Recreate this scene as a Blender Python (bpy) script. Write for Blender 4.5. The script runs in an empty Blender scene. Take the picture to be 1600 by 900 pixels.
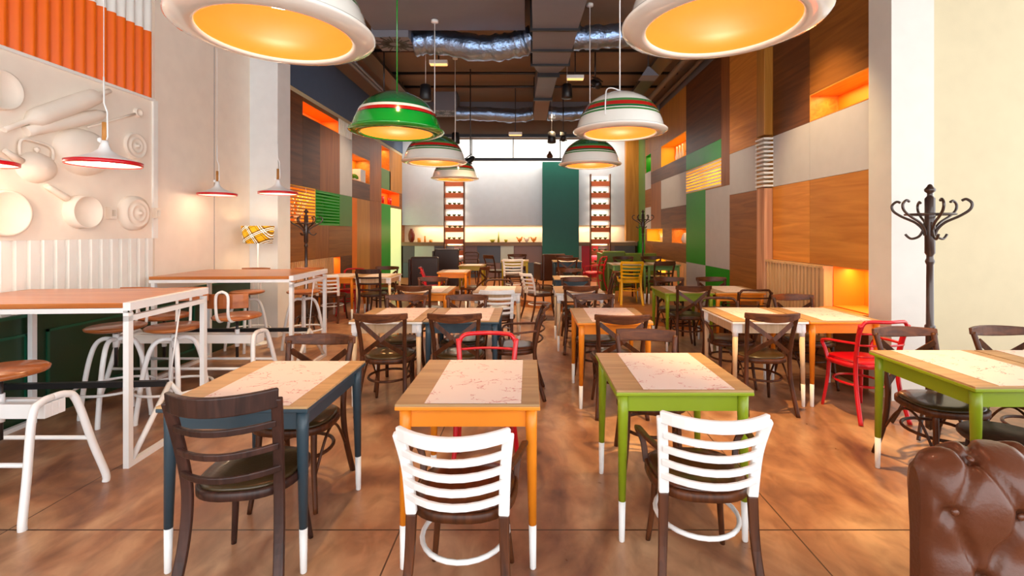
import bpy, math, random
from mathutils import Vector, Matrix
PI = math.pi
random.seed(7)
scene = bpy.context.scene
COL = scene.collection
# ------------------------------------------------------------------ camera, world, exposure
cam_d = bpy.data.cameras.new('camera'); cam = bpy.data.objects.new('camera', cam_d); COL.objects.link(cam)
cam.location = (0, 0, 1.53); cam.rotation_euler = (PI/2, 0, 0)
cam_d.sensor_width = 36; cam_d.lens = 745/1600*36
cam_d.shift_x = -26/1600; cam_d.shift_y = -88/1600
cam_d.clip_start = 0.05
scene.camera = cam
w = bpy.data.worlds.new('daylight'); scene.world = w; w.use_nodes = True
w.node_tree.nodes['Background'].inputs[0].default_value = (0.95, 0.98, 1.0, 1)
w.node_tree.nodes['Background'].inputs[1].default_value = 3.1
scene.view_settings.view_transform = 'Standard'; scene.view_settings.look = 'None'
scene.view_settings.gamma = 1; scene.view_settings.use_curve_mapping = False
scene.view_settings.exposure = 0.2
WARM = (1.0, 0.72, 0.42)
def lamp(kind, name, loc, power, color=WARM, size=.1, sizey=None, rot=(0,0,0), spot=None, blend=.6, parent=None):
    l = bpy.data.lights.new(name, kind); l.energy = power; l.color = color
    if kind == 'AREA':
        l.size = size
        if sizey: l.shape = 'RECTANGLE'; l.size_y = sizey
    elif kind in ('POINT', 'SPOT'):
        l.shadow_soft_size = size
        if kind == 'SPOT': l.spot_size = spot; l.spot_blend = blend
    o = bpy.data.objects.new(name, l); COL.objects.link(o); o.location = loc; o.rotation_euler = rot
    if parent: o.parent = parent
    return o
def aim(o, target):
    o.rotation_euler = (Vector(target)-Vector(o.location)).to_track_quat('-Z', 'Y').to_euler()
    return o
# cove light over the back wall and the strip in its recess
lamp('AREA', 'cove_light', (-.3, 13.75, 4.25), 110, (1, .8, .6), 6.0, .12, (math.radians(35), 0, 0))
lamp('AREA', 'shelf_strip_light', (-.3, 14.63, 1.70), 34, (1, .74, .45), 6.2, .06, (0, 0, 0))
# wall washing track lights, then beams added to give the floor its lamp glow
for (p, t, e, c, a) in (((2.3, 5.2, 4.3), (3.3, 5.3, 1.7), 260, (1, .7, .38), 1.15),
                     ((1.9, 7.6, 4.3), (3.3, 8.2, 1.2), 90, (1, .78, .5), 1.3),
                     ((1.9, 11.0, 4.3), (3.3, 11.6, 1.6), 90, (1, .76, .48), 1.3),
                     ((-2.2, 9.6, 4.3), (-3.85, 9.6, 1.6), 130, (1, .76, .48), 1.4),
                     ((-2.2, 12.2, 4.3), (-3.85, 12.6, 1.6), 110, (1, .76, .48), 1.4),
                     ((1.6, 3.2, 4.3), (1.9, 3.6, 0), 850, (1, .6, .22), .85),
                     ((-.8, 3.2, 4.3), (-1.1, 3.9, 0), 260, (1, .62, .26), 1.1),
                     ((-.6, 7.6, 4.3), (-.2, 8.2, 0), 650, (1, .7, .38), 1.3),
                     ((-2.2, 7.0, 4.3), (-2.4, 7.2, 0), 420, (1, .7, .38), 1.2),
                     ((.6, 11.2, 4.3), (.2, 11.8, 0), 750, (1, .7, .38), 1.5)):
    aim(lamp('SPOT', 'wall_wash_floor_fill', p, e, c, .06, spot=a, blend=.8), t)

# ------------------------------------------------------------------ colours and materials
def lin(c):
    return tuple(((v/255)/12.92 if v/255 <= .04045 else ((v/255+.055)/1.055)**2.4) for v in c) + (1,)
MATS = {}
def mat(name, c, rough=.5, metal=0, coat=0, bump=0, bscale=80, emit=None, estr=0, var=0.06, vscale=6):
    if name in MATS: return MATS[name]
    m = bpy.data.materials.new(name); m.use_nodes = True; nt = m.node_tree; b = nt.nodes['Principled BSDF']
    L = nt.links.new
    tc = nt.nodes.new('ShaderNodeTexCoord'); n = nt.nodes.new('ShaderNodeTexNoise'); n.inputs['Scale'].default_value = vscale
    L(tc.outputs['Object'], n.inputs['Vector'])
    mx = nt.nodes.new('ShaderNodeMixRGB'); col = lin(c)
    mx.inputs[1].default_value = tuple(v*(1-var) for v in col[:3])+(1,)
    mx.inputs[2].default_value = tuple(min(1, v*(1+var)) for v in col[:3])+(1,)
    L(n.outputs[0], mx.inputs[0]); L(mx.outputs[0], b.inputs['Base Color'])
    b.inputs['Roughness'].default_value = rough; b.inputs['Metallic'].default_value = metal
    b.inputs['Coat Weight'].default_value = coat
    if bump:
        n2 = nt.nodes.new('ShaderNodeTexNoise'); n2.inputs['Scale'].default_value = bscale; n2.inputs['Detail'].default_value = 4
        bp = nt.nodes.new('ShaderNodeBump'); bp.inputs['Strength'].default_value = bump; bp.inputs['Distance'].default_value = .01
        L(tc.outputs['Object'], n2.inputs['Vector']); L(n2.outputs[0], bp.inputs['Height']); L(bp.outputs[0], b.inputs['Normal'])
    if emit:
        b.inputs['Emission Color'].default_value = lin(emit); b.inputs['Emission Strength'].default_value = estr
    MATS[name] = m; return m
def wood(name, c1, c2, axis='Y', rough=.45, scale=1.0, coat=0):
    """grain running along the axis given"""
    if name in MATS: return MATS[name]
    m = bpy.data.materials.new(name); m.use_nodes = True; nt = m.node_tree; b = nt.nodes['Principled BSDF']; L = nt.links.new
    tc = nt.nodes.new('ShaderNodeTexCoord'); oi = nt.nodes.new('ShaderNodeObjectInfo')
    mp = nt.nodes.new('ShaderNodeMapping')
    s = {'X': (.9, 14, 14), 'Y': (14, .9, 14), 'Z': (14, 14, .9)}[axis]
    mp.inputs['Scale'].default_value = tuple(v*scale for v in s)
    ad = nt.nodes.new('ShaderNodeVectorMath'); ad.operation = 'ADD'
    sc = nt.nodes.new('ShaderNodeVectorMath'); sc.operation = 'SCALE'; sc.inputs[0].default_value = (3, 3, 3)
    L(oi.outputs['Random'], sc.inputs['Scale'])
    L(tc.outputs['Object'], ad.inputs[0]); L(sc.outputs[0], ad.inputs[1]); L(ad.outputs[0], mp.inputs['Vector'])
    n = nt.nodes.new('ShaderNodeTexNoise'); n.inputs['Scale'].default_value = 1.0; n.inputs['Detail'].default_value = 6
    n.inputs['Distortion'].default_value = .9
    L(mp.outputs[0], n.inputs['Vector'])
    r = nt.nodes.new('ShaderNodeValToRGB'); r.color_ramp.elements[0].position = .3; r.color_ramp.elements[1].position = .72
    r.color_ramp.elements[0].color = lin(c1); r.color_ramp.elements[1].color = lin(c2)
    L(n.outputs[0], r.inputs[0])
    hs = nt.nodes.new('ShaderNodeHueSaturation'); mr = nt.nodes.new('ShaderNodeMapRange')
    mr.inputs[3].default_value = .82; mr.inputs[4].default_value = 1.15
    L(oi.outputs['Random'], mr.inputs[0]); L(mr.outputs[0], hs.inputs['Value']); L(r.outputs[0], hs.inputs['Color'])
    L(hs.outputs[0], b.inputs['Base Color'])
    b.inputs['Roughness'].default_value = rough; b.inputs['Coat Weight'].default_value = coat
    b.inputs['Specular IOR Level'].default_value = .35
    bp = nt.nodes.new('ShaderNodeBump'); bp.inputs['Strength'].default_value = .08; bp.inputs['Distance'].default_value = .01
    L(n.outputs[0], bp.inputs['Height']); L(bp.outputs[0], b.inputs['Normal'])
    MATS[name] = m; return m
def floor_mat():
    m = bpy.data.materials.new('stained_concrete'); m.use_nodes = True; nt = m.node_tree; b = nt.nodes['Principled BSDF']; L = nt.links.new
    tc = nt.nodes.new('ShaderNodeTexCoord')
    mp0 = nt.nodes.new('ShaderNodeMapping'); mp0.inputs['Scale'].default_value = (1, .55, 1); mp0.inputs['Rotation'].default_value = (0, 0, .6)
    L(tc.outputs['Object'], mp0.inputs['Vector'])
    def noise(s, d=5, dist=.6):
        n = nt.nodes.new('ShaderNodeTexNoise'); n.inputs['Scale'].default_value = s; n.inputs['Detail'].default_value = d
        n.inputs['Distortion'].default_value = dist; L(mp0.outputs[0], n.inputs['Vector']); return n
    n1 = noise(1.6, 6, 1.2); r1 = nt.nodes.new('ShaderNodeValToRGB'); cr = r1.color_ramp
    cr.elements[0].position = .3; cr.elements[0].color = lin((104, 66, 56)); cr.elements[1].position = .72; cr.elements[1].color = lin((216, 176, 138))
    e = cr.elements.new(.47); e.color = lin((170, 122, 90))
    L(n1.outputs[0], r1.inputs[0])
    n2 = noise(.9, 3, .5); r2 = nt.nodes.new('ShaderNodeValToRGB'); r2.color_ramp.elements[0].position = .56; r2.color_ramp.elements[1].position = .75
    L(n2.outputs[0], r2.inputs[0])
    mx = nt.nodes.new('ShaderNodeMixRGB'); mx.inputs[2].default_value = lin((120, 66, 62)); L(r1.outputs[0], mx.inputs[1])
    mu = nt.nodes.new('ShaderNodeMath'); mu.operation = 'MULTIPLY'; mu.inputs[1].default_value = .55
    L(r2.outputs[0], mu.inputs[0]); L(mu.outputs[0], mx.inputs[0])
    n3 = noise(9, 10, .8); r3 = nt.nodes.new('ShaderNodeValToRGB'); r3.color_ramp.elements[0].position = .25; r3.color_ramp.elements[0].color = (.62, .60, .60, 1); r3.color_ramp.elements[1].position = .6
    L(n3.outputs[0], r3.inputs[0])
    m2 = nt.nodes.new('ShaderNodeMixRGB'); m2.blend_type = 'MULTIPLY'; m2.inputs[0].default_value = 1; L(mx.outputs[0], m2.inputs[1]); L(r3.outputs[0], m2.inputs[2])
    # joints
    sp = nt.nodes.new('ShaderNodeSeparateXYZ'); L(tc.outputs['Object'], sp.inputs[0])
    def line(out, off, period, wdt):
        a = nt.nodes.new('ShaderNodeMath'); a.operation = 'ADD'; a.inputs[1].default_value = -off + period*50 + period/2
        L(out, a.inputs[0])
        f = nt.nodes.new('ShaderNodeMath'); f.operation = 'MODULO'; f.inputs[1].default_value = period; L(a.outputs[0], f.inputs[0])
        s = nt.nodes.new('ShaderNodeMath'); s.operation = 'SUBTRACT'; s.inputs[1].default_value = period/2; L(f.outputs[0], s.inputs[0])
        ab = nt.nodes.new('ShaderNodeMath'); ab.operation = 'ABSOLUTE'; L(s.outputs[0], ab.inputs[0])
        lt = nt.nodes.new('ShaderNodeMath'); lt.operation = 'LESS_THAN'; lt.inputs[1].default_value = wdt; L(ab.outputs[0], lt.inputs[0]); return lt
    lx = line(sp.outputs[0], -.66, 2.01, .004); ly = line(sp.outputs[1], 2.446, 3.15, .005)
    mxx = nt.nodes.new('ShaderNodeMath'); mxx.operation = 'MAXIMUM'; L(lx.outputs[0], mxx.inputs[0]); L(ly.outputs[0], mxx.inputs[1])
    m3 = nt.nodes.new('ShaderNodeMixRGB'); m3.inputs[2].default_value = lin((84, 58, 42)); L(mxx.outputs[0], m3.inputs[0]); L(m2.outputs[0], m3.inputs[1])
    L(m3.outputs[0], b.inputs['Base Color'])
    mr = nt.nodes.new('ShaderNodeMapRange'); mr.inputs[3].default_value = .22; mr.inputs[4].default_value = .42; L(n3.outputs[0], mr.inputs[0]); L(mr.outputs[0], b.inputs['Roughness'])
    bp = nt.nodes.new('ShaderNodeBump'); bp.inputs['Strength'].default_value = .12; bp.inputs['Distance'].default_value = .01; L(n3.outputs[0], bp.inputs['Height']); L(bp.outputs[0], b.inputs['Normal'])
    return m
def paper_mat():
    m = bpy.data.materials.new('printed_paper'); m.use_nodes = True; nt = m.node_tree; b = nt.nodes['Principled BSDF']; L = nt.links.new
    tc = nt.nodes.new('ShaderNodeTexCoord')
    def noise(s, d, dist):
        n = nt.nodes.new('ShaderNodeTexNoise'); n.inputs['Scale'].default_value = s; n.inputs['Detail'].default_value = d; n.inputs['Distortion'].default_value = dist
        L(tc.outputs['Object'], n.inputs['Vector']); return n
    n = noise(11, 2, 1.5); s = nt.nodes.new('ShaderNodeMath'); s.operation = 'SUBTRACT'; s.inputs[1].default_value = .5; L(n.outputs[0], s.inputs[0])
    a = nt.nodes.new('ShaderNodeMath'); a.operation = 'ABSOLUTE'; L(s.outputs[0], a.inputs[0])
    lt = nt.nodes.new('ShaderNodeMath'); lt.operation = 'LESS_THAN'; lt.inputs[1].default_value = .015; L(a.outputs[0], lt.inputs[0])
    n2 = noise(7, 1, 0); g = nt.nodes.new('ShaderNodeMath'); g.operation = 'GREATER_THAN'; g.inputs[1].default_value = .52; L(n2.outputs[0], g.inputs[0])
    mu = nt.nodes.new('ShaderNodeMath'); mu.operation = 'MULTIPLY'; L(lt.outputs[0], mu.inputs[0]); L(g.outputs[0], mu.inputs[1])
    mu2 = nt.nodes.new('ShaderNodeMath'); mu2.operation = 'MULTIPLY'; mu2.inputs[1].default_value = .6; L(mu.outputs[0], mu2.inputs[0])
    mx = nt.nodes.new('ShaderNodeMixRGB'); mx.inputs[1].default_value = lin((238, 220, 210)); mx.inputs[2].default_value = lin((190, 60, 60))
    L(mu2.outputs[0], mx.inputs[0]); L(mx.outputs[0], b.inputs['Base Color']); b.inputs['Roughness'].default_value = .6
    return m
def plaid_mat():
    m = bpy.data.materials.new('yellow_tartan_cloth'); m.use_nodes = True; nt = m.node_tree; b = nt.nodes['Principled BSDF']; L = nt.links.new
    tc = nt.nodes.new('ShaderNodeTexCoord'); mp = nt.nodes.new('ShaderNodeMapping'); mp.inputs['Rotation'].default_value = (0, .5, 0)
    L(tc.outputs['Object'], mp.inputs['Vector']); sp = nt.nodes.new('ShaderNodeSeparateXYZ'); L(mp.outputs[0], sp.inputs[0])
    cur = None
    def band(out, per, off, wd, col, prev, fac=1):
        a = nt.nodes.new('ShaderNodeMath'); a.operation = 'ADD'; a.inputs[1].default_value = per*100+off; L(out, a.inputs[0])
        f = nt.nodes.new('ShaderNodeMath'); f.operation = 'MODULO'; f.inputs[1].default_value = per; L(a.outputs[0], f.inputs[0])
        lt = nt.nodes.new('ShaderNodeMath'); lt.operation = 'LESS_THAN'; lt.inputs[1].default_value = wd; L(f.outputs[0], lt.inputs[0])
        mu = nt.nodes.new('ShaderNodeMath'); mu.operation = 'MULTIPLY'; mu.inputs[1].default_value = fac; L(lt.outputs[0], mu.inputs[0])
        mx = nt.nodes.new('ShaderNodeMixRGB'); L(mu.outputs[0], mx.inputs[0]); mx.inputs[2].default_value = lin(col)
        if prev is None: mx.inputs[1].default_value = lin((235, 170, 20))
        else: L(prev.outputs[0], mx.inputs[1])
        return mx
    for o in (0, 2):
        cur = band(sp.outputs[o], .14, 0, .05, (40, 30, 15), cur, .6)
    for o in (0, 2):
        cur = band(sp.outputs[o], .14, -.01, .008, (250, 250, 240), cur)
        cur = band(sp.outputs[o], .14, -.03, .008, (250, 250, 240), cur)
        cur = band(sp.outputs[o], .07, -.05, .005, (60, 30, 10), cur)
    L(cur.outputs[0], b.inputs['Base Color']); b.inputs['Roughness'].default_value = .8
    L(cur.outputs[0], b.inputs['Emission Color']); b.inputs['Emission Strength'].default_value = .35
    return m
M_FLOOR = floor_mat(); M_PAPER = paper_mat(); M_PLAID = plaid_mat()
M_CREAM = mat('cream_plaster', (250, 236, 220), .75, bump=.05)
M_WHITEWALL = mat('white_plaster', (236, 238, 238), .7, bump=.04)
M_PIER = mat('off_white_plaster', (218, 214, 206), .7, bump=.04)
M_BEIGE = mat('beige_plaster', (204, 191, 158), .75, bump=.05)
M_GREY = mat('pale_grey_laminate', (200, 196, 196), .45)
M_GREEN = mat('green_laminate', (24, 158, 16), .4)
M_TEAL = mat('teal_laminate', (0, 90, 82), .5)
M_ORANGE = mat('orange_paint', (244, 130, 20), .6)
M_ORANGEMETAL = mat('orange_sheet_metal', (255, 112, 10), .35)
M_WSHEET = mat('white_sheet_metal', (246, 244, 238), .45)
M_CEIL = mat('brown_ceiling_paint', (128, 108, 90), .8, bump=.1, bscale=12)
M_DUCT = mat('grey_duct_paint', (116, 116, 126), .45)
M_BLUEGREY = mat('blue_grey_paint', (78, 98, 128), .7)
M_FOIL = mat('crinkled_foil', (150, 176, 214), .3, metal=1, bump=1.0, bscale=26)
M_WHITE = mat('white_lacquer', (243, 243, 242), .3)
M_TUBE = mat('white_enamel_steel', (240, 240, 240), .25)
M_BLACK = mat('black_plastic', (22, 22, 26), .4)
M_STEEL = mat('dark_steel', (70, 68, 70), .35, metal=.8)
M_RED = mat('red_lacquer', (205, 10, 30), .3, coat=.3)
M_YEL = mat('yellow_lacquer', (238, 178, 8), .35)
M_WAL = wood('walnut_bentwood', (54, 26, 12), (98, 52, 24), 'Z', .42, 2.0, 0)
M_WALX = wood('walnut_bentwood_rail', (62, 30, 14), (112, 62, 30), 'X', .42, 2.0, 0)
M_ESP = wood('espresso_wood', (42, 25, 21), (72, 44, 36), 'Z', .4, 2.0, .05)
M_LEATH = mat('dark_olive_leather', (66, 50, 26), .3, coat=.3, bump=.1)
M_SEATW = wood('chocolate_seat_veneer', (48, 24, 14), (96, 50, 28), 'Y', .28, 1.6, .4)
M_OAK = wood('oak_tabletop', (170, 132, 90), (200, 162, 114), 'X', .4, 1.2)
M_BARTOP = wood('honey_bar_top', (168, 90, 36), (206, 128, 62), 'X', .3, 1.0, .3)
M_NAT = wood('natural_beech', (206, 172, 132), (232, 204, 168), 'Z', .5, 1.5)
TCOL = {'orange': mat('orange_table_paint', (240, 140, 30), .35), 'slate': mat('slate_blue_table_paint', (50, 70, 82), .35),
        'green': mat('lime_green_table_paint', (142, 162, 26), .35), 'white': M_WHITE,
        'sage': mat('sage_green_table_paint', (112, 150, 78), .35), 'olive': mat('olive_yellow_table_paint', (190, 168, 50), .4)}
W_MID = wood('brown_panel_y', (126, 74, 26), (164, 102, 42), 'Y', .42)
W_DARK = wood('dark_panel_y', (86, 48, 22), (122, 72, 36), 'Y', .42)
W_LIGHT = wood('honey_panel_y', (192, 118, 40), (226, 152, 64), 'Y', .42)
W_MIDZ = wood('brown_panel_z', (132, 74, 28), (162, 98, 42), 'Z', .42)
W_LIGHTZ = wood('honey_panel_z', (180, 118, 42), (208, 144, 60), 'Z', .42)
W_TRUNK = wood('raw_trunk_wood', (160, 100, 70), (226, 172, 132), 'Z', .6, .7)

# ------------------------------------------------------------------ mesh helpers
class MB:
    def __init__(s): s.v = []; s.f = []; s.sm = []
    def add(s, vs, fs, smooth=False):
        n = len(s.v); s.v += [tuple(p) for p in vs]; s.f += [tuple(i+n for i in f) for f in fs]
        s.sm += ([smooth]*len(fs) if not isinstance(smooth, list) else smooth); return s
    def box(s, x0, x1, y0, y1, z0, z1, M=None):
        vs = [Vector(p) for p in ((x0,y0,z0),(x1,y0,z0),(x1,y1,z0),(x0,y1,z0),(x0,y0,z1),(x1,y0,z1),(x1,y1,z1),(x0,y1,z1))]
        if M: vs = [M @ p for p in vs]
        return s.add(vs, ((0,3,2,1),(4,5,6,7),(0,1,5,4),(1,2,6,5),(2,3,7,6),(3,0,4,7)))
    def bar(s, a, b, w_, h_, up=(0,0,1)):
        a = Vector(a); b = Vector(b); d = (b-a).normalized(); u = Vector(up)
        if abs(d.dot(u)) > .98: u = Vector((0,1,0))
        r = d.cross(u).normalized()*w_/2; t = r.cross(d).normalized()*h_/2
        vs = [a-r-t,a+r-t,a+r+t,a-r+t,b-r-t,b+r-t,b+r+t,b-r+t]
        return s.add(vs, ((0,1,2,3),(7,6,5,4),(0,4,5,1),(1,5,6,2),(2,6,7,3),(3,7,4,0)))
    def ribbon(s, pts, w_, t_, up):
        """flat bent bar: width w_ along up, thickness t_ across"""
        P = [Vector(p) for p in pts]; n = len(P); rings = []
        up = Vector(up).normalized()
        for i, p in enumerate(P):
            d = (P[min(i+1,n-1)]-P[max(i-1,0)]).normalized(); u = (up-d*up.dot(d)).normalized(); r = d.cross(u).normalized()
            ww = w_[i] if isinstance(w_, (list,tuple)) else w_
            rings.append([p+u*ww/2-r*t_/2, p+u*ww/2+r*t_/2, p-u*ww/2+r*t_/2, p-u*ww/2-r*t_/2])
        vs = [q for r in rings for q in r]; fs = []
        for i in range(n-1):
            for k in range(4):
                fs.append((i*4+k, i*4+(k+1)%4, (i+1)*4+(k+1)%4, (i+1)*4+k))
        fs += [(3,2,1,0), tuple((n-1)*4+k for k in range(4))]
        return s.add(vs, fs)
    def tube(s, pts, r, seg=10, closed=False):
        P = [Vector(p) for p in pts]; n = len(P); R = r if isinstance(r, (list,tuple)) else [r]*n
        prev = None; vs = []
        for i, p in enumerate(P):
            if closed: d = (P[(i+1)%n]-P[i-1]).normalized()
            else: d = (P[min(i+1,n-1)]-P[max(i-1,0)]).normalized()
            if prev is None:
                u = Vector((0,0,1)) if abs(d.z) < .9 else Vector((0,1,0)); u = (u-d*u.dot(d)).normalized()
            else: u = (prev-d*prev.dot(d)).normalized()
            prev = u; b = d.cross(u)
            vs += [p+(u*math.cos(2*PI*k/seg)+b*math.sin(2*PI*k/seg))*R[i] for k in range(seg)]
        fs = []; sm = []
        for i in range(n if closed else n-1):
            j = (i+1)%n
            for k in range(seg): fs.append((i*seg+k, i*seg+(k+1)%seg, j*seg+(k+1)%seg, j*seg+k)); sm.append(True)
        if not closed: fs += [tuple(reversed(range(seg))), tuple((n-1)*seg+k for k in range(seg))]; sm += [False, False]
        return s.add(vs, fs, sm)
    def lathe(s, prof, c=(0,0,0), seg=32, axis='Z', smooth=True, sx=1, sy=1):
        vs = []; n = len(prof)
        for (r, z) in prof:
            r = max(r, 1e-4)
            for k in range(seg):
                a = 2*PI*k/seg; p = (r*math.cos(a)*sx, r*math.sin(a)*sy, z)
                if axis == 'X': p = (p[2], p[0], p[1])
                if axis == 'Y': p = (p[0], p[2], p[1])
                vs.append((p[0]+c[0], p[1]+c[1], p[2]+c[2]))
        fs = [(i*seg+k, i*seg+(k+1)%seg, (i+1)*seg+(k+1)%seg, (i+1)*seg+k) for i in range(n-1) for k in range(seg)]
        return s.add(vs, fs, smooth)
    def build(s, name, m, parent=None, bevel=0, loc=None):
        me = bpy.data.meshes.new(name); me.from_pydata(s.v, [], s.f); me.update()
        for p, q in zip(me.polygons, s.sm): p.use_smooth = q
        if m: me.materials.append(m)
        o = bpy.data.objects.new(name, me); COL.objects.link(o)
        if parent: o.parent = parent
        if loc: o.location = loc
        if bevel:
            b = o.modifiers.new('bevel', 'BEVEL'); b.width = bevel; b.segments = 2; b.limit_method = 'ANGLE'
        return o
def spline(pts, n=6):
    P = [Vector(p) for p in pts]; out = []
    for i in range(len(P)-1):
        p0, p1, p2, p3 = P[max(i-1,0)], P[i], P[i+1], P[min(i+2,len(P)-1)]
        for k in range(n):
            t = k/n
            out.append(.5*((2*p1)+(-p0+p2)*t+(2*p0-5*p1+4*p2-p3)*t*t+(-p0+3*p1-3*p2+p3)*t**3))
    out.append(P[-1]); return out
def empty(name, loc=(0,0,0), rz=0):
    o = bpy.data.objects.new(name, None); COL.objects.link(o); o.location = loc; o.rotation_euler = (0,0,rz); o.empty_display_size = .1; return o
def tag(o, label, cat, group=None, kind=None):
    o['label'] = label; o['category'] = cat
    if group: o['group'] = group
    elif 'group' in o: del o['group']
    if kind: o['kind'] = kind
    return o
def struct(o): o['kind'] = 'structure'; return o
KIDS = {}
def copy_tree(o, parent=None):
    c = o.copy(); COL.objects.link(c); c.parent = parent
    for ch in list(o.children): copy_tree(ch, c)
    return c
CACHE = {}
def put(key, builder, loc, rot, label, cat, group=None):
    if key in CACHE: r = copy_tree(CACHE[key])
    else: r = builder(); CACHE[key] = r
    r.location = loc; r.rotation_euler = (0, 0, math.radians(rot)); tag(r, label, cat, group); return r

# ------------------------------------------------------------------ room shell
CEIL = 4.8; BY = 14.8; RX = 3.3; LX = -3.85; LW = -4.03
struct(MB().box(-5, 7, -3, BY+.4, -.12, 0).build('floor', M_FLOOR))
struct(MB().box(-5, 7, -3, BY+.4, CEIL, CEIL+.15).build('ceiling', M_CEIL))
# platform at the back, edge running diagonally
pl = lambda x: 9.65-.9*x
pm = MB()
pts = [(LX+.01, pl(LX)), (RX-.01, pl(RX)), (RX-.01, BY-.01), (LX+.01, BY-.01)]
pm.add([(x, y, .001) for x, y in pts]+[(x, y, .14) for x, y in pts], ((0,1,5,4),(1,2,6,5),(2,3,7,6),(3,0,4,7),(4,5,6,7),(3,2,1,0)))
platform = struct(pm.build('trim_1', wood('platform_boards', (140, 82, 40), (178, 112, 60), 'X', .35)))
struct(MB().bar((LX+.02, pl(LX)-.012, .125), (RX-.03, pl(RX)+.0-.012, .125), .02, .03).build('trim_2', wood('step_nosing', (120, 76, 50), (150, 100, 70), 'X', .4)))
# left wall near: mural wall
wl = struct(MB().box(LW-.2, LW-.02, -3, 5.14, 0, CEIL).build('wall_left', M_CREAM))
wlf = struct(MB().box(LW-.2, LW, 5.14, 7.1, 0, CEIL).build('wall_left_far', M_CREAM))
MB().box(LW, LW+.004, 6.108, 6.112, .9, CEIL).build('panel_seam', M_DUCT, wlf)
MB().box(LW-.02, LW+.02, 5.10, 5.16, 1.46, 2.94).build('mural_edge_trim', M_WSHEET, wl)
def ribs(y0, y1, z0, z1, pitch, depth, kind='round'):
    mb = MB(); n = int((y1-y0)/pitch); pr = []
    for i in range(n):
        a = y0+i*pitch
        if kind == 'round':
            for k in range(8):
                t = k/8; pr.append((a+t*pitch, depth*math.sin(PI*t)))
        else:
            for t, d in ((0,0),(.3,0),(.36,1),(.94,1),(1,0)): pr.append((a+t*pitch, d*depth))
    pr.append((y0+n*pitch, 0))
    vs = []
    for y, d in pr: vs += [(LW-.016+d, y, z0), (LW-.016+d, y, z1)]
    mb.add(vs, [(2*i, 2*i+1, 2*i+3, 2*i+2) for i in range(len(pr)-1)], kind == 'round')
    return mb
ribs(1.0, 5.11, 2.95, 3.65, .108, .045).build('orange_ribbed_sheet', M_ORANGEMETAL, wl)
ribs(1.0, 5.11, 3.65, CEIL, .108, .045).build('white_ribbed_sheet', M_WSHEET, wl)
ribs(1.0, 5.15, .87, 1.46, .108, .028, 'box').build('white_ribbed_dado', M_WSHEET, wl)
MB().box(LW-.02, LW+.025, 1.0, 5.12, 2.925, 2.95).build('sheet_edge_trim', M_WSHEET, wl)
# green wainscot
M_WAIN = mat('dark_green_paint', (26, 54, 30), .35); M_WAINE = mat('green_moulding_paint', (14, 84, 58), .35)
MB().box(LW-.02, LW+.03, 1.0, 6.85, 0, .85).build('green_wainscot', M_WAIN, wl)
wm = MB()
for a in [1.1+.95*i for i in range(6)]:
    for (y0,y1,z0,z1) in ((a,a+.8,.12,.14),(a,a+.8,.70,.72),(a,a+.02,.12,.72),(a+.78,a+.8,.12,.72)):
        wm.box(LW+.03, LW+.045, y0, y1, z0, z1)
wm.box(LW+.0, LW+.05, 1.0, 6.85, .85, .875).build('wainscot_moulding', M_WAINE, wl)
# column on the left
struct(MB().box(LW-.2, -3.625, 6.89, 7.25, 0, CEIL).build('wall_pier', M_WHITEWALL)); bpy.data.objects['wall_pier'].name = 'wall_left_pier'
# right pier and beige wall
struct(MB().box(3.28, 3.665, 4.31, 4.60, 0, CEIL).build('wall_right_pier', M_PIER))
struct(MB().box(3.665, 7, 4.40, 4.60, 0, CEIL).build('wall_right_end', M_BEIGE))

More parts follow.
